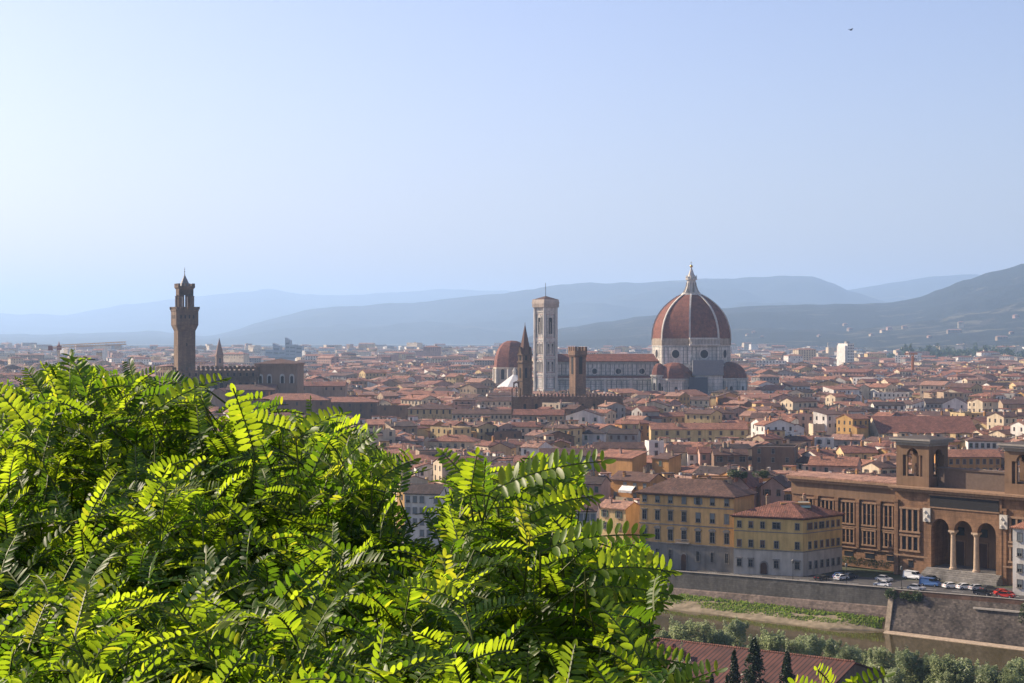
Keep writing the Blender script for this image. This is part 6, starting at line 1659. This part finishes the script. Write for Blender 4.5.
def edge_dist(x, y):
    p = np.array(POLY, float); q = np.roll(p, -1, 0); d = q - p; v = np.array([x, y]) - p
    t = np.clip((v * d).sum(1) / (d * d).sum(1), 0, 1); return float(np.sqrt((((v - d * t[:, None])) ** 2).sum(1)).min())

class Foliage:
    def __init__(self): self.V = []; self.Fq = []; self.M = []; self.n = 0; self.stem = MB()
    def leaflet(self, P, X, Y_, L, W, fold, mi):
        """one oval leaflet: base P, along X, across Y_ (unit numpy vectors), cupped along its midrib"""
        Z = np.cross(X, Y_)
        rows = ((.0, 0), (.16, .62), (.45, 1.0), (.75, .82), (.93, .42), (1.0, 0))
        v = [P]
        for u, w in rows[1:-1]:
            droop = -.10 * L * u * u
            m = P + X * (u * L) + Z * droop
            v += [m - Y_ * (w * W / 2) + Z * (fold * w * W / 2), m, m + Y_ * (w * W / 2) + Z * (fold * w * W / 2)]
        v.append(P + X * L - Z * .10 * L)
        f = [(0, 2, 1), (0, 3, 2)]
        for k in range(3):
            a = 1 + 3 * k; f += [(a, a + 1, a + 4, a + 3), (a + 1, a + 2, a + 5, a + 4)]
        f += [(10, 11, 13), (11, 12, 13)]
        self.V.extend(v); self.Fq.extend([tuple(i + self.n for i in q) for q in f]); self.M.extend([mi] * len(f)); self.n += 14
    def leaf(self, rnd, P, D, Up, L, pairs, mi, curl=.5, roll=0.0, lw=1.0):
        """a pinnate leaf: arching midrib with paired leaflets and one at the tip"""
        D = D / np.linalg.norm(D); S = np.cross(D, Up); S /= np.linalg.norm(S); Z = np.cross(S, D)
        c, s = math.cos(roll), math.sin(roll); S, Z = S * c + Z * s, Z * c - S * s
        pts = []; n = pairs + 2; p = P.copy(); d = D.copy(); step = L / n
        for i in range(n + 1):
            pts.append((p.copy(), d.copy())); d = d - Z * curl * (1.0 / n) + np.array((0, 0, -.25 / n)); d /= np.linalg.norm(d); p = p + d * step
        self.stem.tube([tuple(q[0]) for q in pts[::2]], [.0022] * len(pts[::2]), 3)
        v_ = rnd.uniform(.1, .95)                      # how far the leaflets rise above the rib
        for i in range(2, n):
            p, d = pts[i]; zz = np.cross(S, d)
            ll = step * 1.0 * rnd.uniform(2.2, 2.7) * (1 - .35 * max(0, (i - n * .6) / (n * .4))) * lw
            for sg in (-1, 1):
                out = S * sg + d * rnd.uniform(.18, .42) + zz * (v_ + rnd.uniform(-.18, .18)); out /= np.linalg.norm(out)
                acr = d - out * np.dot(d, out); acr /= np.linalg.norm(acr)
                tw = rnd.uniform(-.35, .35); nn = np.cross(out, acr); acr = acr * math.cos(tw) + nn * math.sin(tw)
                self.leaflet(p, out, acr * sg, ll, ll * rnd.uniform(.34, .40), rnd.uniform(.05, .4), mi if rnd.random() < .85 else rnd.randrange(4))
        p, d = pts[-1]; self.leaflet(pts[-2][0], d, S, step * 1.9, step * .85, .2, mi)
    def build(self, parent):
        me = bpy.data.meshes.new('crown'); me.from_pydata([tuple(q) for q in self.V], [], self.Fq)
        for m in LOCUST: me.materials.append(m)
        me.polygons.foreach_set('material_index', self.M); me.polygons.foreach_set('use_smooth', [True] * len(me.polygons)); me.update()
        link('crown', me, parent)
        self.stem.build('twigs', STEM, parent)
STEM = plain('young_stem', (0.10, 0.12, 0.03), .6)
def locustmat(name, refl, trans, tf):
    m = bpy.data.materials.new(name); m.use_nodes = True; t = m.node_tree; t.nodes.clear()
    N_ = t.nodes.new
    out = N_('ShaderNodeOutputMaterial'); d = N_('ShaderNodeBsdfDiffuse'); tr = N_('ShaderNodeBsdfTranslucent'); g = N_('ShaderNodeBsdfGlossy'); m1 = N_('ShaderNodeMixShader'); m2 = N_('ShaderNodeMixShader')
    tc = N_('ShaderNodeTexCoord'); no = N_('ShaderNodeTexNoise'); no.inputs['Scale'].default_value = 9.0; no.inputs['Detail'].default_value = 3
    t.links.new(tc.outputs['Object'], no.inputs['Vector'])
    for col, node in ((refl, d), (trans, tr)):
        rp = N_('ShaderNodeValToRGB'); rp.color_ramp.elements[0].position = .3; rp.color_ramp.elements[0].color = (*mul(col, .75), 1); rp.color_ramp.elements[1].position = .7; rp.color_ramp.elements[1].color = (*mul(col, 1.2), 1)
        t.links.new(no.outputs['Fac'], rp.inputs[0]); t.links.new(rp.outputs[0], node.inputs[0])
    m2.inputs[0].default_value = .025
    g.inputs['Roughness'].default_value = .42
    m1.inputs[0].default_value = tf
    t.links.new(d.outputs[0], m1.inputs[1]); t.links.new(tr.outputs[0], m1.inputs[2]); t.links.new(m1.outputs[0], m2.inputs[1]); t.links.new(g.outputs[0], m2.inputs[2]); t.links.new(m2.outputs[0], out.inputs[0])
    return m
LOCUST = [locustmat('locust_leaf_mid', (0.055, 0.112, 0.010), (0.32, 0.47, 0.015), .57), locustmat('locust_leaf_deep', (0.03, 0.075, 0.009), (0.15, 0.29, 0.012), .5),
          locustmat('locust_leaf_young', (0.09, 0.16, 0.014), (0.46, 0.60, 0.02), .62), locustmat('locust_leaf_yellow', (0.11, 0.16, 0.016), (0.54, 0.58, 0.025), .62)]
def P3(px, py, Y): return np.array((((px - 512) / F) * Y, Y, zrow(py, Y)))
def locust():
    rnd = random.Random(42); root = thing('locust_tree', 'large leafy locust tree in front with bright yellow green feathery leaves', 'tree', (-.45, 6.2, 53.0))
    fo = Foliage(); O = np.array((-.45, 6.2, 53.0))
    def depth_at(py): return 6.5 - (py - 360) / 340.0 * 2.3
    Upv = np.array((0, 0, 1.0)); SunH = np.array((-.55, .35, .75))
    branch_pts = []
    cnt = 0
    def shoot(px, py, Y, nl, Ls, sdir, mi0, check=True):
        P = P3(px, py, Y); D = sdir / np.linalg.norm(sdir); ln = nl * .042; q = [P + D * (ln * k / 4.0) + np.array((0, 0, -.12)) * (ln * (k / 4.0) ** 2 * .6) for k in range(5)]
        a0 = rnd.uniform(0, 6.28); last = -1
        for k in range(nl):
            u = (k + .5) / nl; base = q[min(3, int(u * 4))] * (1 - (u * 4) % 1) + q[min(4, int(u * 4) + 1)] * ((u * 4) % 1)
            a = a0 + k * 2.4; side = np.cross(D, Upv); nn = np.linalg.norm(side); side = side / nn if nn > .1 else np.array((1.0, 0, 0)); oth = np.cross(side, D)
            dv = (side * math.cos(a) + oth * math.sin(a)) * rnd.uniform(.75, 1.1) + D * rnd.uniform(.2, .8) + np.array((0, 0, .22)) + SunH * .12
            dv /= np.linalg.norm(dv); L = Ls * rnd.uniform(.75, 1.12) * (.75 + .35 * (1 - u))
            if check:
                tip = base + dv * L * .95; ok = True
                for fr in (.55, 1.0):
                    tp = base + dv * L * fr; tx, tz = 512 + tp[0] / tp[1] * F, HY + (H - tp[2]) * F / tp[1]
                    if not inside(tx, tz + 3 + (9 if tx > 200 else 0) * (0.4 + math.sin(tx * .11))): ok = False
                if not ok: continue
            yg = u > .7
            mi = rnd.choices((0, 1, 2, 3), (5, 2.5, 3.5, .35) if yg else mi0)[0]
            up = Upv + np.array((rnd.uniform(-.5, .5), rnd.uniform(-.5, .5), 0)) + SunH * .25
            fo.leaf(rnd, base - O, dv, up, L, rnd.choice((8, 9, 10, 10, 11)), mi, rnd.uniform(.1, .8), rnd.uniform(-.5, .5)); last = min(4, int(u * 4) + 1)
        while last > 0:
            tp = q[last]
            if inside(512 + tp[0] / tp[1] * F, HY + (H - tp[2]) * F / tp[1] - 9): break
            last -= 1
        if last > 0: fo.stem.tube([tuple(a - O) for a in q[:last + 1]], [.0036, .0032, .0028, .0022, .0016][:last + 1], 4)
    # outer shell of shoots facing sun and viewer, then a deeper filling of older leaves, coloured darker for the crown's inner shade
    n = 0
    while n < NSHOOT:
        px, py = rnd.uniform(-70, 700), rnd.uniform(350, 860)
        if rnd.random() < .2: px = rnd.uniform(-450, -60)
        if not inside(px, py): continue
        ed = edge_dist(px, py)
        if ed < 5: continue
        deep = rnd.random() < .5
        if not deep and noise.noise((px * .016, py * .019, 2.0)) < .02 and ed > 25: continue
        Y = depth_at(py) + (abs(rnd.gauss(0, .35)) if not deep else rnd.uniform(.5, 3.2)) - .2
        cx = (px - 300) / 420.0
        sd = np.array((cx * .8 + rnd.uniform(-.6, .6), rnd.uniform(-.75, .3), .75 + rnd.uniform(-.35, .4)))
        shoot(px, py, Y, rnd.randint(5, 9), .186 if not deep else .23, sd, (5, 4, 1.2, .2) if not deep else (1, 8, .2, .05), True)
        n += 1
    # long leaves that carry the outline
    for (x0, y0, x1, y1, Y, mi, roll) in HERO:
        A, B = P3(x0, y0, Y), P3(x1, y1, Y + rnd.uniform(-.15, .1)); d = B - A; L = float(np.linalg.norm(d))
        d = d + np.array((0, 0, .22 * L)); up = np.array((rnd.uniform(-.2, .2), -.75, .8))
        fo.leaf(rnd, A - O, d, up, L * 1.06, max(9, int(L / .020)), mi, .35, roll, 1.0)
        fo.stem.tube([tuple(A - O + np.array((rnd.uniform(-.03, .03), .1, -.10))), tuple(A - O)], [.0035, .002], 4)
    fo.build(root)
    # trunk and limbs
    t = MB(); t.tube([(0, .2, -2.5), (.03, .15, 0), (-.04, .1, 2.5), (.02, 0, 4.6), (0, 0, 5.3)], [.19, .16, .13, .10, .07], 10); t.build('trunk', BARK, root)
    for i in range(15):
        a, b_ = rnd.uniform(-20, 660), rnd.uniform(430, 640); e = P3(a, b_, depth_at(b_) + .5) - O
        if not inside(a, b_) or edge_dist(a, b_) < 55: e = P3(rnd.uniform(60, 330), rnd.uniform(500, 600), 6) - O
        st = np.array((0, .05, rnd.uniform(3.6, 5.2))); m = st * .5 + e * .5 + np.array((0, .1, .12)); m2 = st * .2 + e * .8 + np.array((0, .03, .07))
        b = MB(); b.tube([tuple(st), tuple(m), tuple(m2), tuple(e)], [.05, .03, .018, .006], 7); b.build('branch', BARK, root)
NSHOOT = 1950
HERO = [(150, 415, 222, 374, 5.2, 2, .2), (125, 400, 150, 368, 5.6, 0, .4), (72, 410, 63, 351, 5.6, 0, .3), (45, 400, 24, 368, 5.6, 2, 0), (90, 405, 74, 356, 5.5, 1, -.3), (255, 455, 236, 402, 5.0, 2, .3), (236, 420, 292, 432, 5.0, 2, -.2),
        (296, 440, 345, 408, 4.9, 2, .1), (200, 440, 195, 400, 5.3, 0, .2), (372, 485, 418, 456, 4.8, 2, -.2), (340, 470, 368, 432, 4.9, 0, .3), (400, 500, 402, 458, 4.9, 1, .2), (474, 490, 441, 451, 4.7, 0, .2), (470, 500, 474, 463, 4.7, 2, .1), (490, 492, 596, 460, 4.5, 2, -.1),
        (498, 505, 520, 462, 4.7, 2, .3), (530, 514, 598, 495, 4.5, 2, -.2), (540, 552, 640, 531, 4.3, 2, .1), (520, 530, 572, 506, 4.5, 0, 0), (585, 572, 674, 571, 4.2, 2, -.1), (575, 590, 672, 592, 4.2, 0, .15), (590, 612, 668, 597, 4.2, 2, .2), (600, 640, 660, 626, 4.1, 1, -.2), (615, 660, 690, 664, 4.0, 0, 0),
        (640, 690, 700, 678, 4.0, 2, .1), (560, 545, 596, 520, 4.5, 0, .3), (440, 545, 428, 512, 4.9, 1, 0), (400, 545, 412, 520, 4.9, 1, .1), (30, 430, -8, 384, 5.3, 2, 0), (660, 700, 712, 668, 4.0, 0, .3)]
locust()
def small_locust():
    rnd = random.Random(6); Y = 3.9; b = P3(835, 740, Y); root = thing('locust_sapling', 'small locust shoot with yellow green leaves poking up at the bottom right', 'sapling', tuple(b))
    fo = Foliage(); O = b
    for (x0, y0, x1, y1, mi, roll) in ((836, 705, 884, 668, 2, .1), (832, 712, 852, 682, 2, -.4), (828, 715, 800, 678, 0, .3), (826, 720, 780, 700, 2, 0), (840, 722, 890, 700, 0, -.2), (832, 690, 824, 667, 2, .5)):
        A, B = P3(x0, y0, Y), P3(x1, y1, Y - .1); d = B - A; L = float(np.linalg.norm(d)); fo.leaf(rnd, A - O, d + np.array((0, 0, .1 * L)), np.array((.1, -.8, .7)), L * .95, 9, mi, .3, roll, .9)
        fo.stem.tube([(0, 0, 0), tuple(A - O)], [.005, .002], 4)
    fo.build(root)
    g = profile(*inv_ts(b[0], b[1])[::-1]); t = MB(); t.tube([(0, 0, g - b[2] - .3), (.03, 0, (g - b[2]) * .5), (0, 0, 0)], [.03, .02, .006], 7); t.build('trunk', BARK, root)
small_locust()

# ================================================================== THE AIR
def haze():
    mb = MB(); mb.box(-45000, -16000, -14, 45000, 41000, 950)
    m = bpy.data.materials.new('haze_air'); m.use_nodes = True; t = m.node_tree; t.nodes.clear()
    out = t.nodes.new('ShaderNodeOutputMaterial'); v = t.nodes.new('ShaderNodeVolumePrincipled')
    v.inputs['Color'].default_value = HAZE_COLOR; v.inputs['Density'].default_value = HAZE_DENSITY; v.inputs['Anisotropy'].default_value = HAZE_G
    t.links.new(v.outputs[0], out.inputs['Volume'])
    tag(mb.build('haze', m), kind='stuff')
HAZE_COLOR = (0.47, 0.69, 1.0, 1); HAZE_DENSITY = 7.2e-5; HAZE_G = 0.25
haze()
